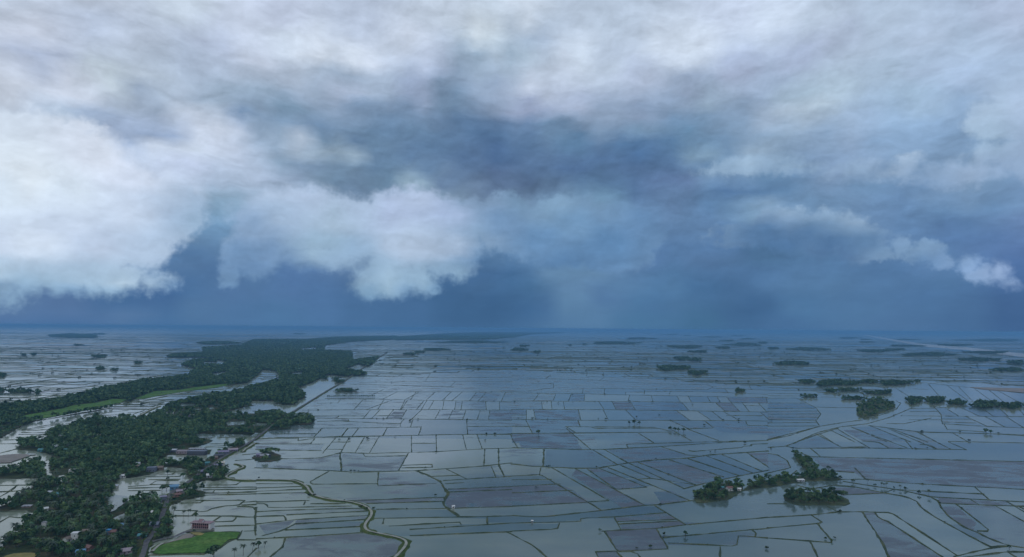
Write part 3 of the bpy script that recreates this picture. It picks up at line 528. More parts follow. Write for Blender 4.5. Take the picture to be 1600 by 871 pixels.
def water_material(name, per_field):
    m, T, b, o = material(name); p = pos(T)
    flat = T.vmath('MULTIPLY', p, (1, 1, 0))
    if per_field:
        at = T.node('ShaderNodeAttribute', attribute_type='GEOMETRY', attribute_name='field')
        sp = T.node('ShaderNodeSeparateColor'); T.put(sp.inputs[0], at.outputs['Color'])
        mud, weed, ruf = sp.outputs[0], sp.outputs[1], sp.outputs[2]  # mud holds the body tone, set per field and by place
    else:
        mud = T.noise(flat, .0016, 3, .5); weed = T.maprange(T.noise(flat, .0011, 4, .6), .5, .75, 0, .5); ruf = T.maprange(T.noise(flat, .003, 4, .6), .35, .65, .75, 1.05)
    drift = T.noise(T.vmath('MULTIPLY', flat, (1, 1.6, 1)), .006, 5, .55)
    body = T.ramp(T.math('ADD', T.math('MULTIPLY', mud, .75), T.math('MULTIPLY', T.math('SUBTRACT', drift, .22), .62)),
                  [(.15, (.052, .086, .094)), (.45, (.105, .152, .142)), (.8, (.235, .270, .205))])
    # weed and stubble standing in shallow water
    v1 = T.noise(T.vmath('MULTIPLY', flat, (1, 1.9, 1)), .018, 6, .62, dist=.5)
    v2 = T.noise(T.vmath('MULTIPLY', flat, (1, 1.3, 1)), .14, 4, .65)
    patch = T.math('ADD', T.math('ADD', T.math('ADD', T.math('MULTIPLY', v1, 1.75), -.47), T.math('MULTIPLY', v2, .35)), T.math('MULTIPLY', weed, .62))
    patch = T.maprange(patch, .90, 1.27, typ='SMOOTHSTEP')
    patch = T.math('MULTIPLY', patch, T.maprange(weed, .02, .25, 0, .72))
    wcol = T.ramp(v2, [(.3, (.040, .044, .064)), (.7, (.082, .086, .112))])
    T.put(b.inputs['Base Color'], T.mix(patch, body, wcol))
    T.put(b.inputs['Roughness'], T.math('ADD', T.math('ADD', .02, T.math('MULTIPLY', ruf, .15)), T.math('MULTIPLY', patch, .38)))
    b.inputs['IOR'].default_value = 1.38
    T.put(b.inputs['Specular IOR Level'], T.math('SUBTRACT', .5, T.math('MULTIPLY', patch, .18)))
    bp = T.node('ShaderNodeBump'); bp.inputs['Strength'].default_value = .02; bp.inputs['Distance'].default_value = .4
    T.put(bp.inputs['Height'], T.noise(flat, .35, 3, .6)); T.put(b.inputs['Normal'], bp.outputs[0])
    return m
M['water'] = water_material('field_water', True)
M['water_far'] = water_material('open_water', False)
M['river'] = noisy('silty_river', [(.3, (.34, .34, .32)), (.7, (.42, .41, .38))], .004, .25, 3, .5)

# ------------------------------------------------------------------ polygons helpers
def inside(P, poly):
    x, y = P[:, 0], P[:, 1]; c = np.zeros(len(P), bool); j = len(poly) - 1
    for i in range(len(poly)):
        xi, yi = poly[i]; xj, yj = poly[j]
        if yi != yj:
            c ^= ((yi > y) != (yj > y)) & (x < (xj - xi) * (y - yi) / (yj - yi) + xi)
        j = i
    return c
def area(p): return .5 * np.sum(p[:, 0] * np.roll(p[:, 1], -1) - np.roll(p[:, 0], -1) * p[:, 1])
def resample(p, step, closed=False):
    p = np.asarray(p, float)
    if closed: p = np.vstack([p, p[:1]])
    s = np.r_[0, np.cumsum(np.linalg.norm(np.diff(p, axis=0), axis=1))]
    n = max(2, int(s[-1] / step) + 1); t = np.linspace(0, s[-1], n)
    q = np.stack([np.interp(t, s, p[:, 0]), np.interp(t, s, p[:, 1])], 1)
    return q[:-1] if closed else q
def rough_edge(p, step=9, amp=1.6):
    q = resample(p, step, True); return q + rng.normal(0, amp * .5, q.shape)
def sheet(polys, z, dz=0.0, skirt=.6):
    v, f = [], []
    for k, p in enumerate(polys):
        zz = z + k * dz; b = len(v); n = len(p)
        v += [(x, y, zz) for x, y in p]
        tris = tessellate_polygon([[Vector((x, y, 0)) for x, y in p]])
        for t in tris:
            a, c, d = [p[i] for i in t]
            cr = (c[0] - a[0]) * (d[1] - a[1]) - (c[1] - a[1]) * (d[0] - a[0])
            f.append([b + i for i in (t if cr > 0 else t[::-1])])
        if skirt:
            v += [(x, y, zz - skirt) for x, y in p]
            ccw = area(np.asarray(p)) > 0
            for i in range(n):
                j = (i + 1) % n; q = [b + i, b + n + i, b + n + j, b + j]
                f.append(q if ccw else q[::-1])
    return v, f
def world(p): return G(p[:, 0], p[:, 1])
WOODP = [p for w, p in lines(WOODS)]; WOODW = [world(p) for p in WOODP]
SHOREP = [p for w, p in lines(SHORE)]; SHOREW = [world(p) for p in SHOREP]
RICEW = [world(p) for w, p in lines(RICE)]
MUDW = [world(p) for w, p in lines(MUD)]
BANKW = [(w, world(p)) for w, p in lines(BANKS) if len(p) > 1]
PATHW = [(w, world(p)) for w, p in lines(PATHS)]
ROADW = world(lines(ROAD)[0][1]); LANEW = world(lines(LANE)[0][1])
groves = np.array([[float(v) for v in q.split()] for q in GROVES.replace('\n', '|').split('|')])
def grove_ring(g, n=26):
    t = np.linspace(0, 2 * np.pi, n, endpoint=False)
    r = 1 + .18 * np.sin(3 * t + g[0]) + .14 * np.sin(5 * t + g[1]) + rng.normal(0, .06, n)
    return G(g[0] + g[2] * np.cos(t) * r, np.maximum(g[1] + .78 * g[3] * np.sin(t) * r, 521))
GROVEW = [grove_ring(g) for g in groves]

# ------------------------------------------------------------------ far banks between the more distant fields
def to_px(P):
    d = np.stack([P[:, 0], P[:, 1], np.full(len(P), -CAM_H)], 1) @ R3
    return np.stack([800 + FPX * d[:, 0] / -d[:, 2], 435.5 - FPX * d[:, 1] / -d[:, 2]], 1)
SURVEYED = [np.array(q, float) for q in (
    [(-20, 640), (240, 640), (480, 588), (620, 588), (800, 578), (960, 588), (1120, 600), (1210, 606), (1330, 622), (1420, 598), (1500, 598), (1700, 612), (1700, 900), (-20, 900)],)]
def blocked(P):
    px = to_px(P); b = np.zeros(len(P), bool)
    for q in WOODP: b |= inside(px, q)
    for q in SURVEYED: b |= inside(px, q)
    return b
far = []; far_cells = []
ys = [560.0]
while ys[-1] < 17000: ys.append(ys[-1] + random.choice((.014, .02, .028, .042)) * ys[-1] * random.uniform(.7, 1.3) * (1 if ys[-1] < 6000 else 1.5))
def row_y(y, x): return y + x * (.045 * math.sin(y * .0013) - .03) + 14 * math.sin(x * .004 + y)
for i in range(len(ys) - 1):
    y0, y1 = ys[i], ys[i + 1]; half = .86 * y1 + 350; x = -half
    while x < half:                                     # long bank, broken here and there
        ln = random.uniform(.12, .5) * y0
        xs = np.linspace(x, x + ln, max(3, int(ln / 60)))
        far.append((2.2 + y0 / 1700, np.stack([xs, [row_y(y0, q) for q in xs]], 1)))
        x += ln + (0 if random.random() < .7 else random.uniform(20, 120))
    x = -half
    while x < half:                                     # cross banks
        w = random.choice((.03, .05, .08, .12)) * y0 * random.uniform(.7, 1.3)
        x2 = x + w
        sl = .10 * math.sin(y0 * .0009) + random.uniform(-.04, .04); dy = row_y(y1, x) - row_y(y0, x)
        a = (x, row_y(y0, x)); c = (x + sl * dy, row_y(y1, x + sl * dy))
        if random.random() < .8: far.append((1.6 + y0 / 2300, np.array([a, c])))
        if random.random() < .35:
            far_cells.append(([(x, row_y(y0, x)), (x2, row_y(y0, x2)), (x2 + sl * dy, row_y(y1, x2 + sl * dy)), c]))
        if random.random() < .3 and dy > 60:
            ym = random.uniform(.3, .7); xs = np.linspace(x + sl * dy * ym, x2 + sl * dy * ym, 3)
            far.append((1.6 + y0 / 2300, np.stack([xs, [row_y(y0, q) * (1 - ym) + row_y(y1, q) * ym for q in xs]], 1)))
        x = x2
far2 = []
for w, p in far:
    q = resample(p, 40 if len(p) > 2 else 25); b = blocked(q); run = []
    for pt, bl in zip(q, b):
        if bl:
            if len(run) > 1: far2.append((w, np.array(run)))
            run = []
        else: run.append(pt)
    if len(run) > 1: far2.append((w, np.array(run)))

# ------------------------------------------------------------------ banks
def ribbon(p, w, h, base=.7, jit=.25, z0=-.35):
    t = np.gradient(p, axis=0); t /= np.maximum(np.linalg.norm(t, axis=1, keepdims=True), 1e-6)
    nrm = np.stack([-t[:, 1], t[:, 0]], 1)
    n = len(p); ww = w / 2 * (1 + rng.normal(0, jit, n)).clip(.5, 1.7)[:, None]; hh = h * (1 + rng.normal(0, .34, n)).clip(.12, 1.7)
    c = p + nrm * rng.normal(0, .12 * w, n)[:, None]
    a = np.c_[c - nrm * (ww + base), np.full(n, z0)]; b = np.c_[c - nrm * ww * .8, hh]
    d = np.c_[c + nrm * ww * .8, hh * rng.uniform(.9, 1.1, n)]; e = np.c_[c + nrm * (ww + base), np.full(n, z0)]
    v = np.stack([a, b, d, e], 1).reshape(-1, 3); f = []
    i = np.arange(n - 1)[:, None] * 4
    for k in range(3): f.append(np.concatenate([i + k + 1, i + k, i + k + 4, i + k + 5], 1))
    return v, np.concatenate(f)
def ribbons(items, h, step, **kw):
    V, F, n = [], [], 0
    for k, (w, p) in enumerate(items):
        q = resample(p, step)
        v, f = ribbon(q, w, h + .0013 * (k % 97), **kw); V.append(v); F.append(f + n); n += len(v)
    return np.concatenate(V), np.concatenate(F)
v, f = ribbons([(w * .52, p) for w, p in BANKW], .45, 9, base=.3, jit=.5); near_v, near_f = v, f
v2, f2 = ribbons(far2, .8, 45, jit=.15)
o = link('field_banks', mesh('field_banks', np.concatenate([v, v2]), np.concatenate([f, f2 + len(v)]), M['bank'])); tag(o, 'low grassy banks dividing the flooded fields', kind='structure')
# verges and the pale tracks on them
v, f = ribbons([(w + 4.2, p) for w, p in PATHW], .8, 8, base=1.2)
tag(link('path_verge', mesh('path_verge', v, f, M['verge'])), 'green grass verges of the winding track', kind='structure')
def strip(p, w, z, step=6, jit=.06):
    q = resample(p, step); t = np.gradient(q, axis=0); t /= np.linalg.norm(t, axis=1, keepdims=True); nrm = np.stack([-t[:, 1], t[:, 0]], 1)
    ww = (w / 2 * (1 + rng.normal(0, jit, len(q))))[:, None]
    v = np.stack([np.c_[q - nrm * ww, np.full(len(q), z)], np.c_[q + nrm * ww, np.full(len(q), z)]], 1).reshape(-1, 3)
    i = np.arange(len(q) - 1)[:, None] * 2
    return v, np.concatenate([i + 1, i, i + 2, i + 3], 1)
def smooth_line(p, it=2):
    for _ in range(it):
        q = np.empty((2 * len(p) - 2, 2)); q[0::2] = .75 * p[:-1] + .25 * p[1:]; q[1::2] = .25 * p[:-1] + .75 * p[1:]
        p = np.vstack([p[:1], q, p[-1:]])
    return p
V, F, n = [], [], 0
for w, p in PATHW:
    v, f = strip(smooth_line(p), w * .8, 1.32); V.append(v); F.append(f + n); n += len(v)
tag(link('path', mesh('path', np.concatenate(V), np.concatenate(F), M['path'])), 'pale winding gravel track on its grassy bank', kind='structure')
v, f = ribbons([(7.5, ROADW)], 1.2, 10, base=1.5, jit=.12)
tag(link('road_bank', mesh('road_bank', v, f, M['verge'])), 'grassy embankment under the village road', kind='structure')
v, f = strip(ROADW, 4.6, 1.82); v2, f2 = strip(LANEW, 3.6, 1.3)
tag(link('road', mesh('road', np.concatenate([v, v2]), np.concatenate([f, f2 + len(v)]), M['road'])), 'straight grey village road running away', kind='structure')

# ------------------------------------------------------------------ ground under trees, green fields, mud
def scan_sheet(polys, z, dz):
    v, f = [], []
    for k, p in enumerate(polys):
        zz = z + k * dz; y = p[:, 1].min(); top = p[:, 1].max()
        while y < top:
            st = max(3.0, y * .0035); ym = min(y + st / 2, top - 1e-3); xs = []
            for (xa, ya), (xb, yb) in zip(p, np.roll(p, -1, 0)):
                if (ya > ym) != (yb > ym): xs.append(xa + (xb - xa) * (ym - ya) / (yb - ya) + rng.normal(0, 1.3))
            xs.sort()
            for xa, xb in zip(xs[0::2], xs[1::2]):
                n = len(v); v += [(xa, y, zz), (xb, y, zz), (xb, y + st, zz), (xa, y + st, zz)]; f.append((n, n + 1, n + 2, n + 3))
            y += st
    return v, np.array(f)
v, f = scan_sheet(WOODW, .40, .021)
tag(link('village_ground', mesh('village_ground', v, f, M['land'])), 'scrubby soil under the village trees', kind='structure')
v, f = sheet([rough_edge(p, 7, 1.4) for p in SHOREW], .50, .013)
tag(link('island_ground', mesh('island_ground', v, f, M['bank'])), 'low grassy ground of the tree islands', kind='structure')
v, f = sheet([p.mean(0) + (p - p.mean(0)) * .8 for p in GROVEW], .55, .0031)
tag(link('grove_ground', mesh('grove_ground', v, f, M['bank'])), 'low ground under the far groves', kind='structure')
v, f = sheet([rough_edge(p, 8, 1.0) for p in RICEW], .95, .01)
tag(link('rice_field', mesh('rice_field', v, f, M['rice'])), 'bright green young rice fields', kind='structure')
v, f = sheet([rough_edge(p, 8, 1.5) for p in MUDW], 1.05, .01)
tag(link('mud_flat', mesh('mud_flat', v, f, M['mud'])), 'brown bare mud flats', kind='structure')
v, f = sheet([rough_edge(world(p), 8, 1.0) for w, p in lines(STRAW)], 1.15, .01)
tag(link('straw_ground', mesh('straw_ground', v, f, M['straw'])), 'yellow straw and dry field patches', kind='structure')
v, f = sheet([rough_edge(world(lines(YARD)[0][1]), 6, .5)], 1.1)
tag(link('school_yard', mesh('school_yard', v, f, M['yard'])), 'bare yard before the red school', kind='structure')
riv = np.array([(1346, 524), (1352, 523), (1390, 529.5), (1450, 538.5), (1512, 543), (1600, 553), (1700, 566), (1700, 572), (1600, 558.5), (1512, 547.5), (1450, 542.5), (1390, 532)])
v, f = sheet([world(riv)], .25, skirt=0)
tag(link('river', mesh('river', v, f, M['river'])), 'pale wide river far across the plain', kind='structure')

POOLS = '''
R1: 1290,130 1400,112 1560,130 1560,195 1490,240 1420,300 1335,330 1318,250 1330,190
R1: 1375,405 1550,335 1560,435 1500,450 1385,430
R6: 1350,565 1440,555 1569,585 1569,605 1400,602
R6: 1205,728 1330,702 1442,700 1440,738 1225,752
R6: 630,482 830,488 800,505 640,515
R6: 960,545 1052,520 1052,552
R6: 560,432 690,408 800,385 960,360 1010,352 1020,362 860,388 700,424 570,445
R6: 1110,330 1180,310 1290,290 1295,325 1190,345 1115,345
P: 391,631 412,630 411,634 394,634
P: 307,680 318,678.5 333,681 331,685 309,685.5
P: 396,690 405,690 405,693 396,693
P: 318,565.5 352,567.5 350,571.5 314,570
P: 455,583 476,581 472,586 452,587
P: 330,585 352,581 356,584 336,589
P: 470,545 498,543 494,547 470,548
P: 400,565.5 410,567 402,568
P: 430,561 439,562 433,563.5
P: 428,538 447,537 444,539
P: 470,572 480,571.5 478,573.5
P: 375,640 400,634 430,634 434,640 402,643 378,643
P: 354,660.5 386,659.5 384,663 352,664
P: 395,661.5 418,663 416,666 396,666
P: 270,602.5 285,601 284,603
P: 360,556 372,556 370,558
P: 300,640 316,639 313,642
P: 350,645 372,644 370,646.5
R3: 330,388 380,386 435,392 430,408 340,408
R3: 480,205 540,195 540,215 490,220
'''
v, f = sheet([rough_edge(world(p), 6, 1.0) for w, p in lines(POOLS)], .9, .007, skirt=0)
tag(link('garden_pools', mesh('garden_pools', v, f, M['water_far'])), 'floodwater pools between the village trees', kind='structure')

# ------------------------------------------------------------------ water: every near field has its own tint
def field_attr(me, cols):
    a = me.color_attributes.new('field', 'FLOAT_COLOR', 'CORNER')
    tot = np.zeros(len(me.polygons), np.int32); me.polygons.foreach_get('loop_total', tot)
    a.data.foreach_set('color', np.repeat(np.c_[cols, np.ones(len(cols))], tot if len(cols) == len(tot) else 1, axis=0).astype(np.float32).ravel())
CELL = 3.0; Y0, Y1, X1 = 540.0, 3300.0, 2760.0
ny, nx = int((Y1 - Y0) / CELL), int(2 * X1 / CELL)
wall = np.zeros((ny, nx), bool)
def mark(p, fat=1):
    q = resample(p, 1.5); i = ((q[:, 1] - Y0) / CELL).astype(int); j = ((q[:, 0] + X1) / CELL).astype(int)
    for di in range(-fat, fat + 1):
        for dj in range(-fat, fat + 1):
            ok = (i + di >= 0) & (i + di < ny) & (j + dj >= 0) & (j + dj < nx)
            wall[i[ok] + di, j[ok] + dj] = True
for w, p in BANKW: mark(p)
for w, p in PATHW: mark(p)
for w, p in far2:
    if p[:, 1].min() < Y1: mark(p)
mark(ROADW)
runs = []; row_runs = []; par = []
def find(a):
    while par[a] != a: par[a] = par[par[a]]; a = par[a]
    return a
prev = []
for i in range(ny):
    r = wall[i]; edge = np.flatnonzero(np.diff(np.r_[True, r, True].astype(np.int8)))
    cur = []
    for s, e in zip(edge[0::2], edge[1::2]):
        k = len(par); par.append(k); cur.append((s, e, k))
    a = b = 0
    while a < len(prev) and b < len(cur):
        if prev[a][0] < cur[b][1] and cur[b][0] < prev[a][1]: par[find(prev[a][2])] = find(cur[b][2])
        if prev[a][1] < cur[b][1]: a += 1
        else: b += 1
    row_runs.append(cur); prev = cur
tint = {}
V, F, Cc = [], [], []
def body_tone(x, y): return float(np.interp(x - (y - 840) * .5, (-300, -140, 20, 300), (.95, .82, .34, .18)) if y < 1250 else np.interp(y, (1250, 1900), (.42, .55)))  # water body colour by place: nearby paler to the left, darker to the right
for i, cur in enumerate(row_runs):
    if not cur: cur = [(0, nx, -1)]
    s0 = 0; y = Y0 + i * CELL
    for q, (s, e, k) in enumerate(cur):
        e2 = nx if q == len(cur) - 1 else (e + cur[q + 1][0]) / 2
        root = find(k) if k >= 0 else -1
        if root not in tint:
            tint[root] = (rng.normal(0, .15), 0.0 if rng.random() < .62 else rng.uniform(.1, .66), rng.uniform(.3, 1) * .3 if y < 1080 and s0 * CELL - X1 > -300 else rng.uniform(.65, 1))
        m, wd, rf = tint[root]; cuts = np.linspace(s0, e2, max(2, int((e2 - s0) / 22) + 2))
        for ca, cb in zip(cuts[:-1], cuts[1:]):
            b = len(V); xa, xb = -X1 + ca * CELL, -X1 + cb * CELL
            V += [(xa, y, 0), (xb, y, 0), (xb, y + CELL, 0), (xa, y + CELL, 0)]; F.append((b, b + 1, b + 2, b + 3))
            Cc += [(min(1, max(.02, body_tone(px_, py_) + m)), wd, rf) for px_, py_ in ((xa, y), (xb, y), (xb, y + CELL), (xa, y + CELL))]
        s0 = e2
me = mesh('flooded_fields', V, np.array(F), M['water']); field_attr(me, np.array(Cc))
tag(link('flooded_fields', me), 'flooded rice fields reflecting the sky', kind='structure')
polys, cols = [], []
for row in WEED.strip().splitlines():
    hd, body = row.split(':'); amt = float(hd.split()[1])
    p = world(lines(hd.split()[0] + ' 1:' + body)[0][1]); polys.append(p); cols.append((.12 if p[:, 0].mean() > -60 else .5, amt, .6))
for c in far_cells:
    c = np.array(c); d = c[:, 1].mean()
    if blocked(c).any(): continue
    polys.append(c); cols.append((rng.random(), rng.choice([0, 0, .5, .8]), rng.random()))
V, F, Cc = [], [], []
for p, c in zip(polys, cols):
    v, f = sheet([p], .03 + .002 * (len(Cc) % 40), skirt=0); F += [[i + len(V) for i in t] for t in f]; V += v; Cc += [c] * len(f)
me = mesh('weedy_fields', V, F, M['water']); field_attr(me, np.array(Cc))
tag(link('weedy_fields', me), 'flooded fields with dark weed and stubble', kind='structure')
FARX, FARY = 52000.0, 62000.0
V = [(-FARX, -1800, -.3), (FARX, -1800, -.3), (FARX, FARY, -.3), (-FARX, FARY, -.3)]
tag(link('water', mesh('water', V, [(0, 1, 2, 3)], M['water_far'])), 'floodwater of the far plain', kind='structure')

# ------------------------------------------------------------------ haze
m = bpy.data.materials.new('haze'); m.use_nodes = True; T = NT(m.node_tree); T.n.clear()
pv = T.node('ShaderNodeVolumePrincipled'); pv.inputs['Density'].default_value = HAZE_D if 'HAZE_D' in globals() else 5.8e-5
pv.inputs['Color'].default_value = (.20, .46, .79, 1); pv.inputs['Anisotropy'].default_value = .0
T.l.new(pv.outputs[0], T.node('ShaderNodeOutputMaterial').inputs['Volume'])
b = MB().box((0, FARY / 2 - 1100, 102), (2 * FARX + 400, FARY + 3000, 212))
tag(link('haze', b.mesh('haze', m)), 'blue rain haze over the plain', kind='stuff')
# houses: x, y, width, depth, height, turn, wall, roof, label, short name used for what stands near, style
HOUSES = [
 (118, 845, 6.2, 6.0, 6.6, 12, 'white', 'white', 'white two storey house by a small lawn in the village wood', 'the white two storey house', 'flat'),
 (106, 847, 6.5, 5, 2.8, 70, 'white', 'brown', 'low brown roofed house adjoining the white two storey house', 'the low brown roofed house', 'gable'),
 (169.5, 836, 3.6, 4, 4.2, 0, 'blue', 'blue', 'bright blue painted house among dark village trees', 'the bright blue house', 'flat'),
 (176, 836, 6.5, 5, 2.7, 8, 'grey', 'rust', 'grey house under a faded red roof beside the blue house', 'the faded red roof', 'gable'),
 (126, 867, 7, 5, 2.6, 20, 'slate', 'sky', 'small house under a light blue roof near the bottom edge', 'the light blue roof', 'gable'),
 (139, 861, 6, 5, 3.0, -20, 'brick', 'rust', 'rust red roofed house just behind the light blue roof', 'the rust red roof', 'gable'),
 (134, 835, 5.5, 4, 3.0, 15, 'cream', 'brown', 'small cream gabled house right of the white two storey house', 'the cream gabled house', 'gable'),
 (70, 826, 4.2, 4.5, 5.6, 5, 'white', 'grey', 'narrow whitish house with dark upper window in the left wood', 'the narrow whitish house', 'flat'),
 (149, 826, 5, 4, 2.6, 30, 'cream', 'zinc', 'pale zinc roofed hut in a grassy gap of the wood', 'the pale zinc hut', 'gable'),
 (72, 799, 3.6, 3.6, 2.6, 40, 'white', 'white', 'tiny white hut alone near the left ponds', 'the tiny white hut', 'shed'),
 (96, 769, 8, 5, 2.6, 6, 'grey', 'grey', 'long dull grey roof deep in the village wood', 'the dull grey roof', 'gable'),
 (90, 776, 6, 5, 2.7, -8, 'slate', 'teal', 'teal roofed house below the dull grey roof', 'the teal roof', 'gable'),
 (77, 773, 5, 4, 2.5, 0, 'brown', 'zinc', 'small zinc roofed shed left of the teal roof', 'the zinc shed', 'shed'),
 (42, 794, 9, 4, 1.6, 5, 'brown', 'grey', 'low grey open shed on the dike by the ponds', 'the low open shed', 'shed'),
 (197, 866, 9, 6, 2.8, 25, 'pink', 'pink', 'pinkish tin roofed house left of the road end', 'the pinkish tin roof', 'gable'),
 (190, 825, 4.5, 4, 2.7, 10, 'slate', 'sky', 'pale blue roofed hut above the bright blue house', 'the pale blue hut', 'gable'),
 (223, 842, 8, 5, 2.7, 8, 'dark', 'teal', 'teal tin roofed house beside the grey road', 'the teal tin house', 'gable'),
 (216, 804, 5.5, 4.5, 2.8, 0, 'white', 'zinc', 'pale house on the wood edge, left one of two', 'the left pale house', 'gable'),
 (236, 805, 5.5, 4.5, 2.7, -10, 'cream', 'white', 'white roofed house on the wood edge, right one of two', 'the white roofed house', 'gable'),
 (242, 824, 8, 6, 2.8, 6, 'slate', 'slate', 'slate grey roofed house near the school lane', 'the slate roof', 'gable'),
 (272, 765, 9.5, 6, 3.4, 25, 'sky', 'sky', 'sky blue roofed building beside the road embankment', 'the sky blue roofed building', 'gable'),
 (255, 784, 6.5, 6, 5.2, 30, 'slate', 'violet', 'tall dark violet house at the roadside', 'the dark violet house', 'flat'),
 (284, 771, 12, 5, 2.6, 30, 'pink', 'pink', 'row house with pinkish roof right of the road', 'the pinkish row house', 'gable'),
 (276, 777, 9, 5, 2.6, 30, 'brick', 'rust', 'reddish low house below the pinkish row house', 'the reddish low house', 'gable'),
 (113, 740, 7, 6, 4.6, 10, 'white', 'white', 'white house with dark openings beside a small pool', 'the white house by the pool', 'flat'),
 (138, 728, 4.5, 4, 2.8, 20, 'white', 'white', 'lone bright white roof in the middle of the wood', 'the bright white roof', 'gable'),
 (192, 747, 7, 5, 2.6, 30, 'white', 'white', 'bright whitish roofed house on the wood edge by water', 'the whitish roof by the water', 'gable'),
 (180, 763, 6, 5, 2.4, 0, 'cream', 'zinc', 'rounded pale shelter at the edge of the fields', 'the rounded pale shelter', 'shed'),
 (106, 696, 13, 6, 3.0, 3, 'slate', 'zinc', 'long pale green zinc roof in the upper hamlet', 'the long zinc roof', 'gable'),
 (87, 701, 10, 7, 3.2, 5, 'slate', 'zinc', 'wide bluish roof in the upper hamlet', 'the wide bluish roof', 'gable'),
 (103, 707, 7, 6, 3.4, 15, 'teal', 'teal', 'turquoise roofed house at the right of the hamlet', 'the turquoise roof', 'gable'),
 (85, 708, 8, 5, 2.8, 10, 'slate', 'zinc', 'pale roof lowest of the upper hamlet', 'the lowest hamlet roof', 'gable'),
 (64, 706, 8, 5, 2.8, -5, 'teal', 'teal', 'small greenish teal roof left of the hamlet', 'the greenish roof', 'gable'),
 (87, 688, 4, 4, 3.2, 35, 'white', 'grey', 'little white gable among trees above the hamlet', 'the little white gable', 'gable'),
 (94, 684, 9, 5, 2.6, 0, 'grey', 'grey', 'grey roofed house highest above the hamlet', 'the highest grey roof', 'gable'),
 (151, 684, 14, 6, 2.8, 5, 'pink', 'pink', 'long dusky pink roof on the bare patch above the wood', 'the dusky pink roof', 'gable'),
 (308, 711, 27, 10, 5.6, 2, 'dark', 'slate', 'long dark warehouse standing by a bright pool', 'the dark warehouse', 'flat'),
 (308, 704, 25, 6, 2.6, 2, 'grey', 'zinc', 'pale flat annex behind the dark warehouse', 'the pale annex', 'flat'),
 (285, 709, 16, 8, 4.2, 3, 'pink', 'pink', 'lilac grey hall left of the dark warehouse', 'the lilac hall', 'flat'),
 (271, 707, 9, 7, 3.4, 5, 'slate', 'zinc', 'low pale house farthest left by the bright pool', 'the low pale pool house', 'shed'),
 (237, 737, 11, 8, 5.2, 8, 'slate', 'slate', 'blue grey house at the wood edge above the ponds', 'the blue grey house', 'flat'),
 (249, 735, 10, 6, 3.4, 8, 'brown', 'brown', 'dull brown house beside the blue grey house', 'the dull brown house', 'gable'),
 (274, 678, 9, 5, 2.8, 5, 'white', 'white', 'white roof alone in the upper middle of the wood', 'the lone upper white roof', 'gable'),
 (283, 675, 7, 5, 2.8, 10, 'grey', 'violet', 'greyish violet roof right of the lone white roof', 'the violet roof', 'gable'),
 (216, 728, 5, 5, 2.8, 0, 'cream', 'zinc', 'pale roof half hidden at the lower wood edge', 'the half hidden roof', 'gable'),
 (341, 731, 11, 6, 3.0, 28, 'slate', 'violet', 'violet roofed house right beside the road', 'the violet roadside house', 'gable'),
 (346, 726.5, 8, 5, 2.6, 28, 'cream', 'cream', 'cream roofed shed behind the violet roadside house', 'the cream shed', 'gable'),
 (327, 746.5, 7, 6, 2.8, 20, 'zinc', 'white', 'white roofed house nearest the pond right of the road', 'the white pond house', 'gable'),
 (314, 741, 7, 6, 3.2, 35, 'dark', 'violet', 'dark roadside house above the white pond house', 'the dark roadside house', 'gable'),
 (349, 710, 16, 7, 3.2, 22, 'slate', 'violet', 'long dark roof left of the road at the hamlet', 'the long dark roof', 'gable'),
 (342, 715, 12, 6, 3.0, 30, 'dark', 'dark', 'blackish roof strip along the road at the hamlet', 'the blackish roof', 'gable'),
 (364, 706, 14, 6, 3.0, 25, 'violet', 'pink', 'lilac roofed house at the upper end of the hamlet', 'the lilac roof', 'gable'),
 (334, 718, 11, 5, 2.6, 10, 'rust', 'brown', 'brown low house left of the road above the trees', 'the brown low house', 'gable'),
 (324, 727, 6, 5, 2.8, 25, 'teal', 'teal', 'pale green roofed hut left of the road', 'the pale green hut', 'gable'),
 (411, 716, 9, 7, 3.6, 20, 'brown', 'grey', 'grey gabled farmhouse on the mound among flooded fields', 'the grey farmhouse on the mound', 'gable'),
 (418, 715.5, 7, 6, 3.2, -25, 'dark', 'zinc', 'pale roofed farmhouse on the mound, right of the grey one', 'the pale farmhouse on the mound', 'gable'),
 (404, 714, 6, 5, 3.0, 0, 'violet', 'violet', 'lilac shed at the left of the mound', 'the lilac shed on the mound', 'gable'),
 (299, 653, 11, 8, 6.0, 5, 'violet', 'brown', 'dull violet block house in the upper wood', 'the violet block house', 'flat'),
 (269, 648, 5, 5, 4.0, 15, 'white', 'zinc', 'small pale house beside the slender mast', 'the pale house by the mast', 'gable'),
 (708, 794.5, 2.8, 2.6, 1.9, 25, 'white', 'white', 'tiny white hut alone on a green bank at centre', 'the tiny white field hut', 'gable'),
 (1140, 767.5, 7.5, 5, 3.6, 15, 'white', 'rust', 'white farmhouse with reddish roof on the tree island', 'the white farmhouse', 'gable'),
 (1155, 767.5, 4, 3, 2.4, -10, 'white', 'white', 'small white shed right of the island farmhouse', 'the small white shed', 'gable'),
 (1128, 765.5, 4.5, 3.5, 2.6, 0, 'slate', 'teal', 'blue green hut left of the island farmhouse', 'the blue green hut', 'gable'),
 (1251, 753, 10, 3, 2.0, 11, 'zinc', 'white', 'long low white roof on the wooded strip', 'the long white roof', 'shed'),
 (1043, 577.5, 9, 8, 6, 10, 'white', 'white', 'white speck of a house in a far grove', 'the far white house', 'flat'),
 (831.5, 817.5, 1.8, 1.6, 1.9, 0, 'zinc', 'white', 'tiny pale field shelter on a straight bank', 'the tiny field shelter', 'gable'),
]
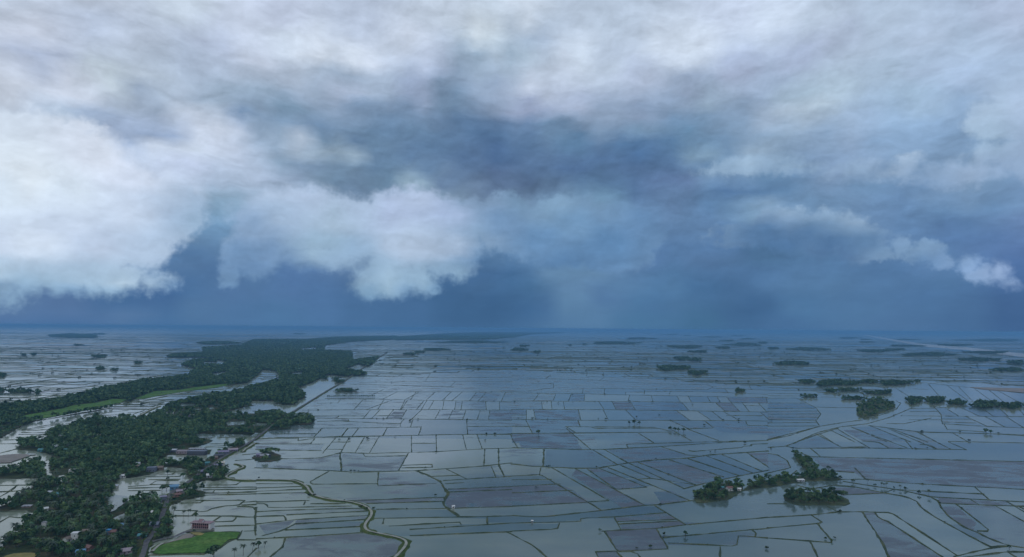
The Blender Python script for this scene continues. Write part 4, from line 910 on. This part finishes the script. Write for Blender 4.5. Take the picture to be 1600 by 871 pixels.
LONE = [
 (334, 872, 'wide', 1.15, 'broad dark tree at the bottom edge of the green rice field'),
 (841, 679, 'round', .95, 'single round tree alone on a bank at mid distance'),
 (1071, 838, 'small', .95, 'little forked tree with reflection in brown water'),
 (937.5, 831, 'small', .55, 'low dark shrub tree at the corner of the dark field'),
 (366, 871, 'palm', .75, 'first palm from the left beside the bottom bank'), (380, 869, 'palm', .95, 'second palm from the left beside the bottom bank'), (394, 864, 'palm', .8, 'third palm from the left beside the bottom bank'),
 (404, 857, 'small', 1.2, 'dark bushy tree where the left bank ends'), (413, 856, 'palm', .6, 'short palm right of the dark bushy tree'),
 (287, 808, 'palm', .7, 'left palm of a pair behind the school'), (294, 808, 'palm', .7, 'right palm of a pair behind the school'),
 (270, 822, 'palm', 1.0, 'tall palm standing in water left of the school'), (271, 806, 'palm', .9, 'slender palm by the wood edge near the ponds'),
 (306, 812, 'tall', .6, 'brownish tree just behind the school roof'),
 (303, 832, 'small', .5, 'small round shrub tree in the school yard'),
 (260, 768, 'round', .95, 'round tree left of the sky blue roofed building'), (253, 768, 'wide', .8, 'bushy tree left of the roadside tree pair'),
 (262, 744, 'tall', .7, 'small tree on the pond bank left of the road'), (286, 748, 'round', .85, 'round tree on the bank near the road'), (262, 751, 'small', .9, 'leaning little tree between two ponds'),
 (1295, 735, 'small', 1.1, 'bushy tree behind the wooded strip'), (1253, 729, 'small', .8, 'small tree in the pond of the strip'),
 (1301, 749, 'round', .8, 'round tree at the right tip of the strip'), (1313, 750, 'small', 1.0, 'low brownish tree beyond the strip tip'),
 (1333, 755, 'small', .9, 'first small tree on the long thin bank'), (1355.5, 757, 'palm', .65, 'thin palm on the long thin bank'), (1367, 760.5, 'small', .7, 'round bush tree on the long thin bank'),
 (1377.5, 761.5, 'palm', .65, 'left palm of three on the thin bank'), (1382, 762, 'palm', .55, 'middle palm of three on the thin bank'), (1385.5, 762, 'palm', .6, 'right palm of three on the thin bank'),
 (1397, 764.5, 'small', .6, 'dark bush tree in the middle of the thin bank'), (1407, 765, 'palm', .6, 'single palm right of the dark bush tree'), (1415, 766.5, 'small', .8, 'dark clump near the river curve'),
 (1436, 773, 'small', .95, 'dark tree where the thin bank bends'), (1451, 775, 'palm', .75, 'last palm of the thin bank'),
 (1176, 759, 'round', .62, 'dark round tree between island and strip'), (1087, 778, 'round', .65, 'dark tree at the left tip of the farm island'),
 (1300, 847, 'small', .5, 'dark shrub at the end of a straight bank'), (1577, 858, 'small', .6, 'dark shrub on the bank at the lower right'),
 (991, 663, 'wide', 1.0, 'broad tree on the brownish mound'), (983, 663.5, 'small', 1.3, 'left shrub tree of the brownish mound'), (999, 664, 'small', 1.3, 'right shrub tree of the brownish mound'), (995, 657, 'palm', .9, 'lone palm above the brownish mound'),
 (1047, 673, 'round', .95, 'left tree of a short row on the bank'), (1054, 674, 'wide', .85, 'second tree of a short row on the bank'), (1060, 675, 'small', 1.4, 'third tree of a short row on the bank'), (1068, 676, 'round', .95, 'right tree of a short row on the bank'),
 (1541, 677, 'wide', 1.0, 'spreading tree alone on the right bank'), (1548, 678, 'small', 1.4, 'low tree beside the spreading tree'),
]
BUSH_SPOTS = """492,775 482,775 538,783 564,793 573,796 583,796 404,748 560,737 553,737 548,737 617,683 530,688 545,688 665,732 599,655 642,658 682,707 758,689 760,679 773,679 857,730 932,731 1025,718 1110,707 1117,705 1164,693 1032,789 1037,836 1205,702 1239,701 1311,801 1313,800 1305,842 1290,843 1430,701 1449,701 1469,787 1439,677 1397,650 1440,675 1030,649 1205,658 1154,659 894,618 983,628 1019,629 1082,633 930,628 849,628 895,628 804,629 803,628 856,656 855,629 945,617 872,631 1055,604 860,588 965,562 842,563 940,563 1368,587 1545,580 1580,582 1575,596 1285,597 1276,621 1267,621 1350,618 1335,624 1290,590 1210,593 1017,856 995,858 1197,858 481,650 482,642 497,641 695,624 640,659 653,656 576,687 730,657 755,628 841,597 612,598 571,626 573,686 760,678 810,654 832,655 935,655 946,656 1130,657 1154,656 680,775 838,763 1100,665 1500,676 1515,690 1560,678"""
# ------------------------------------------------------------------ trees
def leaf_cloud(n, lobes, size, r):
    """n leaf-clump quads spread over the shells of several lobes -> (n*4, 3)"""
    lob = np.array(lobes); k = r.choice(len(lob), n, p=lob[:, 3] ** 2 / np.sum(lob[:, 3] ** 2))
    d = r.normal(size=(n, 3)); d[:, 2] = np.abs(d[:, 2]) * .9 - .25 * r.random(n); d /= np.linalg.norm(d, axis=1, keepdims=True)
    c = lob[k, :3] + d * (lob[k, 3] * (.72 + .36 * r.random(n)))[:, None] * np.array([1, 1, .8])
    nn = d + r.normal(0, .55, (n, 3)); nn /= np.linalg.norm(nn, axis=1, keepdims=True)
    a = np.cross(nn, r.normal(size=(n, 3))); a /= np.linalg.norm(a, axis=1, keepdims=True); b = np.cross(nn, a)
    s = (size * (.6 + .8 * r.random(n)))[:, None]
    return np.stack([c - a * s - b * s * .7, c + a * s * 1.1 - b * s * .5, c + a * s * .8 + b * s * .8, c - a * s * .7 + b * s], 1).reshape(-1, 3)
def quads(n): return np.arange(n * 4).reshape(-1, 4)
def lobes_for(kind, r):
    h, w = {'round': (9, 4.2), 'tall': (12, 3.6), 'wide': (8.5, 5.4), 'small': (5.5, 2.6)}[kind]
    out = [(0, 0, h * .68, w * .62)]
    for i in range(7 if kind != 'small' else 4):
        t = r.random() * 6.28; q = w * (.45 + .35 * r.random())
        out.append((q * math.cos(t), q * math.sin(t), h * (.42 + .38 * r.random()), w * (.30 + .22 * r.random())))
    out.append((r.normal() * .5, r.normal() * .5, h * .88, w * .36))
    return out, h, w
def broadleaf(kind, seed, n):
    r = np.random.default_rng(seed); L, h, w = lobes_for(kind, r)
    crown = mesh('crown', leaf_cloud(n, L, .55 if kind != 'small' else .42, r), quads(n), M['leaf'])
    t = MB(); t.tube([(0, 0, -.3), (.1, .05, h * .25), (.05, .1, h * .55)], [.32, .24, .14])
    for l in L[1:6]: t.tube([(0.08, .05, h * .28), (l[0] * .5, l[1] * .5, l[2] * .75), (l[0] * .9, l[1] * .9, l[2])], [.13, .09, .04], 4)
    return crown, t.mesh('trunk', M['bark'])
def palm(seed):
    r = np.random.default_rng(seed); h = 8 + 3 * r.random(); lean = r.normal(0, .8, 2)
    t = MB(); t.tube([(0, 0, -.3), (lean[0] * .3, lean[1] * .3, h * .4), (lean[0], lean[1], h)], [.26, .19, .15])
    c = MB()
    for k in range(17):
        a = k * 2.4 + r.normal(0, .2); up = .75 - 1.25 * (k / 16) + r.normal(0, .08); ln = 3.2 + r.random() * .8
        d = np.array([math.cos(a), math.sin(a)]); s = np.array([-d[1], d[0]]); P = []
        for i, u in enumerate((0, .3, .65, 1)):
            P.append((lean[0] + d[0] * ln * u, lean[1] + d[1] * ln * u, h + ln * (up * u - .55 * u * u), (.18, .62, .55, .06)[i]))
        for (x0, y0, z0, w0), (x1, y1, z1, w1) in zip(P, P[1:]):
            for q in (-1, 1):
                c.poly([(x0, y0, z0), (x1, y1, z1), (x1 + q * s[0] * w1, y1 + q * s[1] * w1, z1 - w1 * .5), (x0 + q * s[0] * w0, y0 + q * s[1] * w0, z0 - w0 * .5)])
    return c.mesh('crown', M['palm_leaf']), t.mesh('trunk', M['bark'])
def bush(seed):
    r = np.random.default_rng(seed)
    L = [(0, 0, 1.0, 1.3)] + [(r.normal(0, 1.0), r.normal(0, .8), .8 + .5 * r.random(), .7 + .4 * r.random()) for _ in range(4)]
    return mesh('bush', leaf_cloud(90, L, .42, r), quads(90), M['bush'])
LOOK = {'round': 'round dark green', 'tall': 'tall', 'wide': 'broad spreading', 'small': 'small'}
PROTO = [(k,) + broadleaf(k, 11 * i + 3, {'round': 300, 'tall': 320, 'wide': 340, 'small': 130}[k]) for i, k in enumerate(('round', 'tall', 'wide', 'round', 'tall', 'small', 'wide', 'round', 'small'))]
PALMS = [palm(s) for s in range(5)]; BUSHES = [bush(s) for s in range(6)]

def scatter(poly, step, jitter=.48):
    lo, hi = poly.min(0), poly.max(0)
    gx, gy = np.meshgrid(np.arange(lo[0], hi[0], step), np.arange(lo[1], hi[1], step)); p = np.stack([gx.ravel(), gy.ravel()], 1)
    p += rng.uniform(-jitter, jitter, p.shape) * step
    return p[inside(p, poly)]
def near_line(p, line, d):
    q = resample(line, 3.0); out = np.zeros(len(p), bool)
    for i in range(0, len(p), 2000):
        out[i:i + 2000] = ((p[i:i + 2000, None, :] - q[None]) ** 2).sum(2).min(1) < d * d
    return out
HOUSE_SPOTS = [G(h[0], h[1]) for h in HOUSES]
CLEAR = [(world(np.array(q, float)), keep) for q, keep in (
    ([(84, 846), (90, 838), (118, 845), (124, 852), (100, 858), (82, 856)], .75),       # lawn by the white house
    ([(112, 828), (130, 818), (166, 812), (168, 822), (140, 832)], .9), ([(165, 788), (190, 785), (200, 812), (188, 822), (170, 815)], .25),
    ([(30, 790), (60, 786), (64, 798), (30, 800)], .15), ([(100, 696), (125, 690), (140, 680), (158, 682), (140, 694), (110, 702)], .3),
    ([(250, 640), (330, 626), (372, 622), (380, 634), (345, 645), (300, 655), (262, 655)], .40), ([(318, 655), (395, 655), (400, 676), (330, 678)], .5),
    ([(380, 630), (440, 630), (440, 646), (380, 644)], .35), ([(262, 700), (335, 700), (335, 712), (262, 714)], .15),
    ([(30, 702), (56, 704), (88, 716), (60, 722), (20, 720)], .05), ([(0, 662), (30, 668), (20, 690), (0, 690)], .3), ([(82, 734), (118, 728), (116, 742), (84, 748)], .35),
    ([(318, 700), (372, 696), (366, 712), (340, 738), (310, 748), (316, 725)], .4), ([(345, 724), (362, 724), (362, 735), (345, 736)], .05), ([(318, 752), (230, 880), (300, 880), (300, 835)], .8), ([(0, 862), (14, 858), (58, 858), (62, 871), (0, 880)], .0), ([(396, 706), (442, 706), (442, 724), (396, 724)], .3), ([(270, 778), (312, 764), (318, 770), (285, 790)], .6),
    ([(256, 690), (300, 690), (300, 708), (256, 708)], .8), ([(365, 692), (398, 692), (398, 708), (365, 706)], .7))]
POOLW = [world(p) for w, p in lines(POOLS)]
trees = []                              # x, y, scale, zone
for k, wp in enumerate(WOODW):
    d0 = wp[:, 1].min(); parts = []
    for a, b, st in ((0, 1000, 6.4), (1000, 1800, 7.4), (1800, 3000, 9.5), (3000, 5200, 14), (5200, 60000, 24)):
        lo = np.array(wp)
        if wp[:, 1].max() < a or d0 > b: continue
        q = scatter(wp, st); q = q[(q[:, 1] >= a) & (q[:, 1] < b)]
        parts.append(np.c_[q, np.full(len(q), st)])
    q = np.concatenate(parts); P = q[:, :2]
    keep = np.ones(len(P), bool)
    for rp in RICEW + MUDW: keep &= ~inside(P, rp)
    for rp in POOLW:
        for sh in (0, 22, 44, 66): keep &= ~inside(P * (1 + sh / np.maximum(1, np.linalg.norm(P, axis=1, keepdims=True))) if rp[:, 1].mean() > 1150 or sh == 0 else P + 1e6, rp)
    for cp, pr in CLEAR: keep &= ~inside(P, cp) | (rng.random(len(P)) < pr)
    hidden = (P[:, 1] > 640) & (P[:, 1] < 800)
    keep &= ~(near_line(P, ROADW, 5.0) & ~hidden) & ~near_line(P, ROADW, 2.6) & ~near_line(P, LANEW, 5)
    for hs, h in zip(HOUSE_SPOTS, HOUSES):                                     # room for the houses, and a view of them
        v = P - hs; dirn = hs / np.linalg.norm(hs); al = v @ dirn; si = np.abs(v @ np.array([-dirn[1], dirn[0]]))
        keep &= ~((si < h[2] / 2 + 1.2) & (al > -h[3] / 2 - h[4] * 1.1 - 5) & (al < h[3] / 2 + 3))
    # loose gaps, as between gardens
    gap = np.sin(P[:, 0] * .035 + 1.3 * np.sin(P[:, 1] * .02)) * np.sin(P[:, 1] * .028 + 1.7 * np.sin(P[:, 0] * .017))
    keep &= ~((gap > .74) & (P[:, 1] < 3200) & (P[:, 1] > 740) & (rng.random(len(P)) < .75)) & (rng.random(len(P)) < .95)
    q = q[keep]
    trees.append(np.c_[q[:, :2], q[:, 2] / 7.0 * rng.uniform(.62, 1.12, len(q)), np.full(len(q), 0)])
for k, sp in enumerate(SHOREW):
    q = scatter(sp, 7.0 if k < 3 else 8.5); keep = rng.random(len(q)) < (.74 if k != 3 else .40)
    for hs, h in zip(HOUSE_SPOTS, HOUSES):
        v = q - hs; dirn = hs / np.linalg.norm(hs); al = v @ dirn; si = np.abs(v @ np.array([-dirn[1], dirn[0]]))
        keep &= ~((si < h[2] / 2 + 1.5) & (al > -h[3] / 2 - h[4] * 1.4 - 13) & (al < h[3] / 2 + 3))
    q = q[keep]
    trees.append(np.c_[q, rng.uniform(.55, .95, len(q)) * (1 if k < 3 else 1.1), np.full(len(q), k + 1)])
trees = np.concatenate(trees)
dist = np.linalg.norm(trees[:, :2], axis=1)
# the trees that show largest become objects: those of the near islands and the front of the village wood
in_frame = inside(to_px(trees[:, :2]), np.array([(0, 0), (1600, 0), (1600, 874), (0, 874)], float))
isl = np.flatnonzero((trees[:, 3] >= 1) & (trees[:, 3] <= 3)); isl = isl[np.argsort(dist[isl])][:135]
vil = np.flatnonzero((trees[:, 3] == 0) & in_frame & (dist > 595)); vil = vil[np.argsort(dist[vil])]
palm_pick = vil[:900][rng.random(min(900, len(vil))) < .13][:100]
vil = np.array([i for i in vil if i not in set(palm_pick)])[:140]
solo = np.concatenate([isl, vil]); taken = np.zeros(len(trees), bool); taken[solo] = True; taken[palm_pick] = True

def make_tree(name, crown, trunk, x, y, z, s, rz, label, cat, group):
    e = link(name, None, None, (x, y, z), rz, s); e.empty_display_size = .5
    tag(e, label, cat, group)
    link('trunk', trunk, e); link('crown', crown, e)
    return e
# landmarks that a tree can be named by
MARKS = [(G(h[0], h[1]), h[9]) for h in HOUSES if len(h) > 9] + [(ROADW[0], 'the end of the grey road'), (ROADW[3], 'the bend of the grey road'), (G(30, 745), 'the pond left of the village'),
         (G(10, 840), 'the still pond at the village edge'), (G(30, 800), 'the dike by the village edge'), (G(60, 862), 'the yellow dry field'), (G(265, 836), 'the lane to the school')]
def landmark(x, y):
    return min(MARKS, key=lambda q: (q[0][0] - x) ** 2 + (q[0][1] - y) ** 2)[1]
ISL = {1: 'the island with the farmhouse', 2: 'the long wooded strip by the pond', 3: 'the small island in the brown field', 4: 'the grove in the river bend'}
for i in solo:
    x, y, s, zn = trees[i]; k = int(rng.integers(len(PROTO))); kind, cr, tr = PROTO[k]
    if kind == 'small': s *= 1.25
    where = ('on ' + ISL[int(zn)]) if zn else ('near ' + landmark(x, y))
    g = ('trees ' + where)
    make_tree('broadleaf_tree', cr, tr, x, y, .45, float(s), rng.uniform(0, 6.28), f'{LOOK[kind]} leafy tree {where}', 'tree', g)
for i in palm_pick:
    x, y, s, zn = trees[i]; cr, tr = PALMS[int(rng.integers(len(PALMS)))]; where = 'near ' + landmark(x, y)
    make_tree('palm_tree', cr, tr, x, y, .45, float(rng.uniform(.8, 1.25)), rng.uniform(0, 6.28), f'coconut palm with feathery crown {where}', 'palm', 'palms ' + where)
# single trees and palms standing by themselves
for px, py, kind, s, label in LONE:
    x, y = G(px, py)
    if kind == 'palm':
        cr, tr = PALMS[int(px) % len(PALMS)]; make_tree('palm_tree', cr, tr, x, y, .1, s, px, label, 'palm', None)
    else:
        cr, tr = [(c, t) for q, c, t in PROTO if q == kind][int(px) % 2]; make_tree('broadleaf_tree', cr, tr, x, y, .1, s, px, label, 'tree', None)
# the row of young trees on a bank left of centre
row = world(np.array([(512, 621.5), (585, 621)], float)); row = row[0] + (row[1] - row[0]) * np.linspace(0, 1, 26)[:, None]
for x, y in row:
    cr, tr = [(c, t) for q, c, t in PROTO if q == 'small'][int(x) % 2]
    make_tree('broadleaf_tree', cr, tr, x, y, .3, .9 + .3 * rng.random(), rng.random() * 6, 'young tree in the even row along a field bank', 'tree', 'row of young trees along the bank beside the road')
# bushes dotted along the banks
spots = np.array([[float(v) for v in q.split(',')] for q in BUSH_SPOTS.split()])
BZ = lambda px, py: 'beside the winding track' if px < 640 and py > 740 else ('on a bank right of the brown island' if px > 1200 and py > 740 else ('among the far fields' if py < 660 else 'among the middle fields'))
for px, py in spots:
    x, y = G(px, py); o = link('bush', BUSHES[int(rng.integers(6))], None, (x, y, .4), rng.random() * 6, float(rng.uniform(.55, 1.0) * (1 if py > 700 else 1.45)))
    tag(o, 'small dark bush on a field bank ' + BZ(px, py), 'bush', 'bushes on the field banks ' + BZ(px, py))
cnt = 0
for w, p in BANKW:
    q = resample(p, 16)
    for x, y in q[rng.random(len(q)) < .018]:
        if cnt >= 95: break
        pp = to_px(np.array([[x, y]]))[0]
        if not (0 < pp[0] < 1600 and pp[1] < 871): continue
        o = link('bush', BUSHES[int(rng.integers(6))], None, (x, y, .35), rng.random() * 6, float(rng.uniform(.3, .62) * (1 + max(0, y - 1200) / 1800))); cnt += 1
        tag(o, 'small dark bush on a field bank ' + BZ(*pp), 'bush', 'bushes on the field banks ' + BZ(*pp))

# the rest of the wood: one mass
def mass(pts, scales, n, size, seed, tall=1.15):
    r = np.random.default_rng(seed); V = []
    var = []
    for k in ('round', 'tall', 'wide', 'round', 'wide', 'small', 'tall', 'round'):
        L, h, w = lobes_for(k, r); var.append(leaf_cloud(n, L, size, r))
    if n > 60:
        for cr, tr in PALMS[:2]:
            pv = np.zeros(len(cr.vertices) * 3, np.float32); cr.vertices.foreach_get('co', pv); var.append(pv.reshape(-1, 3))
    pick = r.integers(len(var), size=len(pts)); a = r.random(len(pts)) * 6.28
    for k in range(len(var)):
        s = pick == k
        if not s.any(): continue
        b = var[k][None] * scales[s][:, None, None]
        ca, sa = np.cos(a[s])[:, None], np.sin(a[s])[:, None]
        x = b[..., 0] * ca - b[..., 1] * sa + pts[s, 0][:, None]; y = b[..., 0] * sa + b[..., 1] * ca + pts[s, 1][:, None]
        V.append(np.stack([x, y, np.minimum(b[..., 2] , 99) / np.maximum(1, scales[s] / tall)[:, None] + .3], -1).reshape(-1, 3))
    return np.concatenate(V)
rest = trees[~taken]; d = np.linalg.norm(rest[:, :2], axis=1); V = []
for a, b, n, size in ((0, 1000, 130, .78), (1000, 1700, 80, 1.0), (1700, 3200, 44, 1.35), (3200, 90000, 26, 1.9)):
    s = (d >= a) & (d < b)
    if s.any(): V.append(mass(rest[s, :2], np.minimum(rest[s, 2], 2.4), n, size, int(a) + 5))
V = np.concatenate(V)
tag(link('woodland', mesh('woodland', V, quads(len(V) // 4), M['leaf'])), 'dense dark woodland along the village and the far plain', 'woodland', None, 'stuff')
print('TREES', len(trees), 'mass quads', len(V) // 4)
V = []
for g, ring in zip(groves, GROVEW):
    dd = ring[:, 1].mean(); st = max(7.0, dd * .0030)
    q = scatter(np.asarray(ring), st)
    if len(q) == 0: q = ring.mean(0)[None]
    q = q[(rng.random(len(q)) < .75)] if len(q) > 4 else q
    V.append(mass(q, np.minimum(st / 7.5, 1.9) * rng.uniform(.6, 1.1, len(q)), 40 if dd < 3500 else 22, 1.3 if dd < 3500 else 1.9, int(g[0]), 1.0))
V = np.concatenate(V)
tag(link('far_groves', mesh('far_groves', V, quads(len(V) // 4), M['leaf'])), 'dark tree groves standing like islands in the flood', 'groves', None, 'stuff')
# thin scatter of bushes on the far banks
pts = np.concatenate([p[rng.random(len(p)) < .07] for w, p in far2]); pts = pts[pts[:, 1] < 9000]
L = [(0, 0, 1.2, 1.5), (1.5, .3, 1, 1), (-1.2, -.4, 1, 1.1)]; r = np.random.default_rng(4); bq = leaf_cloud(14, L, .9, r)
sc = rng.uniform(.6, 1.5, len(pts)) * (1 + pts[:, 1] / 9000)
V = (bq[None] * sc[:, None, None] + np.c_[pts, np.full(len(pts), .5)][:, None, :]).reshape(-1, 3)
tag(link('bank_scrub', mesh('bank_scrub', V, quads(len(V) // 4), M['bush'])), 'scrub dotted along the far field banks', 'scrub', None, 'stuff')

# ------------------------------------------------------------------ buildings
PAINT = {}
def paint(col, rough=.6):
    k = tuple(col)
    if k not in PAINT: PAINT[k] = noisy('paint', [(.3, tuple(c * .72 for c in col)), (.6, tuple(col))], .9, rough, 5, .3)
    return PAINT[k]
GLASS = noisy('dark_glass', [(.3, (.02, .025, .03)), (.7, (.05, .055, .06))], .5, .15, 2, .5)
DOORM = noisy('door_wood', [(.3, (.08, .055, .04)), (.7, (.14, .10, .07))], 1.0)
C = dict(white=(.66, .67, .66), grey=(.30, .31, .33), dark=(.085, .095, .12), blue=(.03, .24, .50), sky=(.14, .30, .46), teal=(.07, .22, .24), rust=(.20, .11, .095), pink=(.34, .29, .32), cream=(.55, .52, .44), brick=(.30, .17, .15), violet=(.22, .20, .30), zinc=(.44, .48, .52), brown=(.20, .16, .13), slate=(.16, .19, .25))
def house(px, py, w, d, h, rot, wall, roof, label, short=None, style='gable'):
    x, y = G(px, py); e = link('house', None, None, (x, y, .55), math.radians(rot)); e.empty_display_size = .5
    tag(e, label, 'house')
    rh = h + (.32 * d if style == 'gable' else .25)
    m = MB(); hw, hd = w / 2, d / 2
    m.box((0, 0, h / 2 - .2), (w, d, h + .4))
    if style == 'gable':
        for s in (-1, 1):
            xx = s * (hw - .002); p = [(xx, -hd, h), (xx, hd, h), (xx, 0, h + .31 * d)]; m.poly(p if s > 0 else p[::-1])
    link('wall', m.mesh('wall', paint(C[wall])), e)
    r = MB(); ov = .5
    if style == 'gable':
        zr = h + .33 * d; zs = h - .33 * ov * .9
        for s in (-1, 1):
            a = [(-hw - ov, s * (hd + ov), zs), (hw + ov, s * (hd + ov), zs), (hw + ov, 0, zr), (-hw - ov, 0, zr)]
            bq = [(p[0], p[1], p[2] + .14) for p in a]
            r.poly(bq if s < 0 else bq[::-1]); r.poly(a[::-1] if s < 0 else a)
            for i in range(4):
                if i == 2: continue
                j = (i + 1) % 4; r.poly([a[i], a[j], bq[j], bq[i]])
    elif style == 'shed':
        r.poly([(-hw - ov, -hd - ov, h + .1), (hw + ov, -hd - ov, h + .1), (hw + ov, hd + ov, h + .9), (-hw - ov, hd + ov, h + .9)])
        r.poly([(-hw - ov, -hd - ov, h + .02), (-hw - ov, hd + ov, h + .8), (hw + ov, hd + ov, h + .8), (hw + ov, -hd - ov, h + .02)])
    else:
        r.box((0, 0, h + .22), (w + .5, d + .5, .35))
    link('roof', r.mesh('roof', paint(C[roof], .45)), e)
    dr = MB().box((-w * .12, -hd - .03, 1.0), (1.0, .12, 2.0)); link('door', dr.mesh('door', DOORM), e)
    nfl = max(1, int(h // 2.9)); nw = max(1, int(w // 3.2))
    for fl in range(nfl):
        for k in range(nw):
            xx = -hw + w * (k + .5) / nw
            if fl == 0 and abs(xx + w * .12) < 1.2: xx += 1.5
            if abs(xx) > hw - .7: continue
            link('window', MB().box((xx, -hd - .02, 1.55 + fl * 2.9), (1.0, .10, 1.0)).mesh('window', GLASS), e)
    return e
for h in HOUSES: house(*h)

# red and white two storey school beyond the green field
x, y = G(316, 827); sc = link('school_building', None, None, (x, y, .6), math.radians(-7)); tag(sc, 'two storey red school with white ends beside the green rice field', 'school')
RED, RROOF, WHT, DK = paint((.22, .10, .105)), paint((.27, .17, .18), .6), paint((.68, .67, .66)), paint((.075, .055, .062))
Wd, Dp = 21.0, 8.0
link('back_wall', MB().box((0, 1.2, 2.9), (Wd - 3.0, Dp - 2.6, 6.2)).mesh('back_wall', DK), sc)
for s in (-1, 1):
    link('end_wall', MB().box((s * (Wd / 2 - .9), .2, 2.9), (1.75, Dp, 6.2)).mesh('end_wall', WHT), sc)
    for fl in (0, 1):
        link('white_panel', MB().box((s * (Wd / 2 - (.9 if s < 0 else .5)), -Dp / 2 + .18, 1.5 + fl * 2.95), (1.45, .14, 2.1)).mesh('white_panel', WHT), sc)
link('gallery_floor', MB().box((0, -2.4, 2.95), (Wd - 3.6, 2.6, .3)).mesh('gallery_floor', RED), sc)
for k in range(9):
    link('column', MB().box((-Wd / 2 + 2.2 + k * (Wd - 4.4) / 8, -3.55, 2.9), (.5, .38, 5.8)).mesh('column', paint((.40, .27, .27))), sc)
for fl in (0, 1):
    link('railing', MB().box((0, -3.62, .75 + fl * 2.95), (Wd - 3.8, .09, .8)).mesh('railing', paint((.38, .30, .29)) if fl == 0 else RED), sc)
for fl in (0, 1):
    for k in range(6):
        link('window', MB().box((-7.2 + k * 2.9, -1.47, 1.6 + fl * 2.95), (1.3, .08, 1.1)).mesh('window', GLASS), sc)
r = MB(); r.box((0, -.1, 6.22), (Wd + .8, Dp + 1.0, .34)); link('roof', r.mesh('roof', RROOF), sc)
link('parapet', MB().box((0, -Dp / 2 - .62, 6.6), (Wd + .9, .14, .5)).mesh('parapet', paint((.55, .45, .45))), sc)
g = MB()
for s in (-1, 1):
    a = [(-3.6, -.2 + s * 2.2, 6.42), (1.2, -.2 + s * 2.2, 6.42), (1.2, -.2, 9.0), (-3.6, -.2, 9.0)]; bq = [(p[0], p[1], p[2] + .18) for p in a]
    g.poly(bq if s < 0 else bq[::-1]); g.poly(a[::-1] if s < 0 else a)
    for i in range(4): j = (i + 1) % 4; g.poly([a[i], a[j], bq[j], bq[i]])
link('roof_gable', g.mesh('roof_gable', RROOF), sc)
link('gable_front', MB().poly([(1.0, -2.2, 6.42), (1.0, 1.8, 6.42), (1.0, -.2, 8.85)]).poly([(-3.4, 1.8, 6.42), (-3.4, -2.2, 6.42), (-3.4, -.2, 8.85)]).box((1.05, -1.6, 7.0), (.3, 1.7, 1.15)).mesh('gable_front', WHT), sc)

# pale mast with its footing in the far end of the village
x, y = G(260.5, 655); ms = link('mast', None, None, (x, y, .5)); tag(ms, 'pale slender mast on a low plinth among dark village trees', 'mast')
link('pole', MB().tube([(0, 0, 0), (0, 0, 8), (0, 0, 15)], [.9, .6, .32], 8).mesh('pole', paint(C['white'])), ms)
link('plinth', MB().box((0, 0, .7), (5.5, 4, 1.5)).mesh('plinth', paint(C['zinc'])), ms)

# ------------------------------------------------------------------ light
sun = bpy.data.lights.new('sun', 'SUN'); sun.energy = .5; sun.angle = math.radians(25); sun.color = (1.0, .96, .90)
so = bpy.data.objects.new('sun', sun); COL.objects.link(so)
az, el = math.radians(200), math.radians(50)
so.rotation_euler = Vector((-math.sin(az) * math.cos(el), -math.cos(az) * math.cos(el), -math.sin(el))).to_track_quat('-Z', 'Y').to_euler()
S.cycles.use_denoising = True; S.cycles.denoiser = 'OPENIMAGEDENOISE'
S.cycles.max_bounces = 6; S.cycles.diffuse_bounces = 2; S.cycles.glossy_bounces = 3; S.cycles.volume_bounces = 1; S.cycles.transmission_bounces = 2
S.cycles.use_adaptive_sampling = True; S.cycles.adaptive_threshold = .02
S.cycles.caustics_reflective = False; S.cycles.caustics_refractive = False
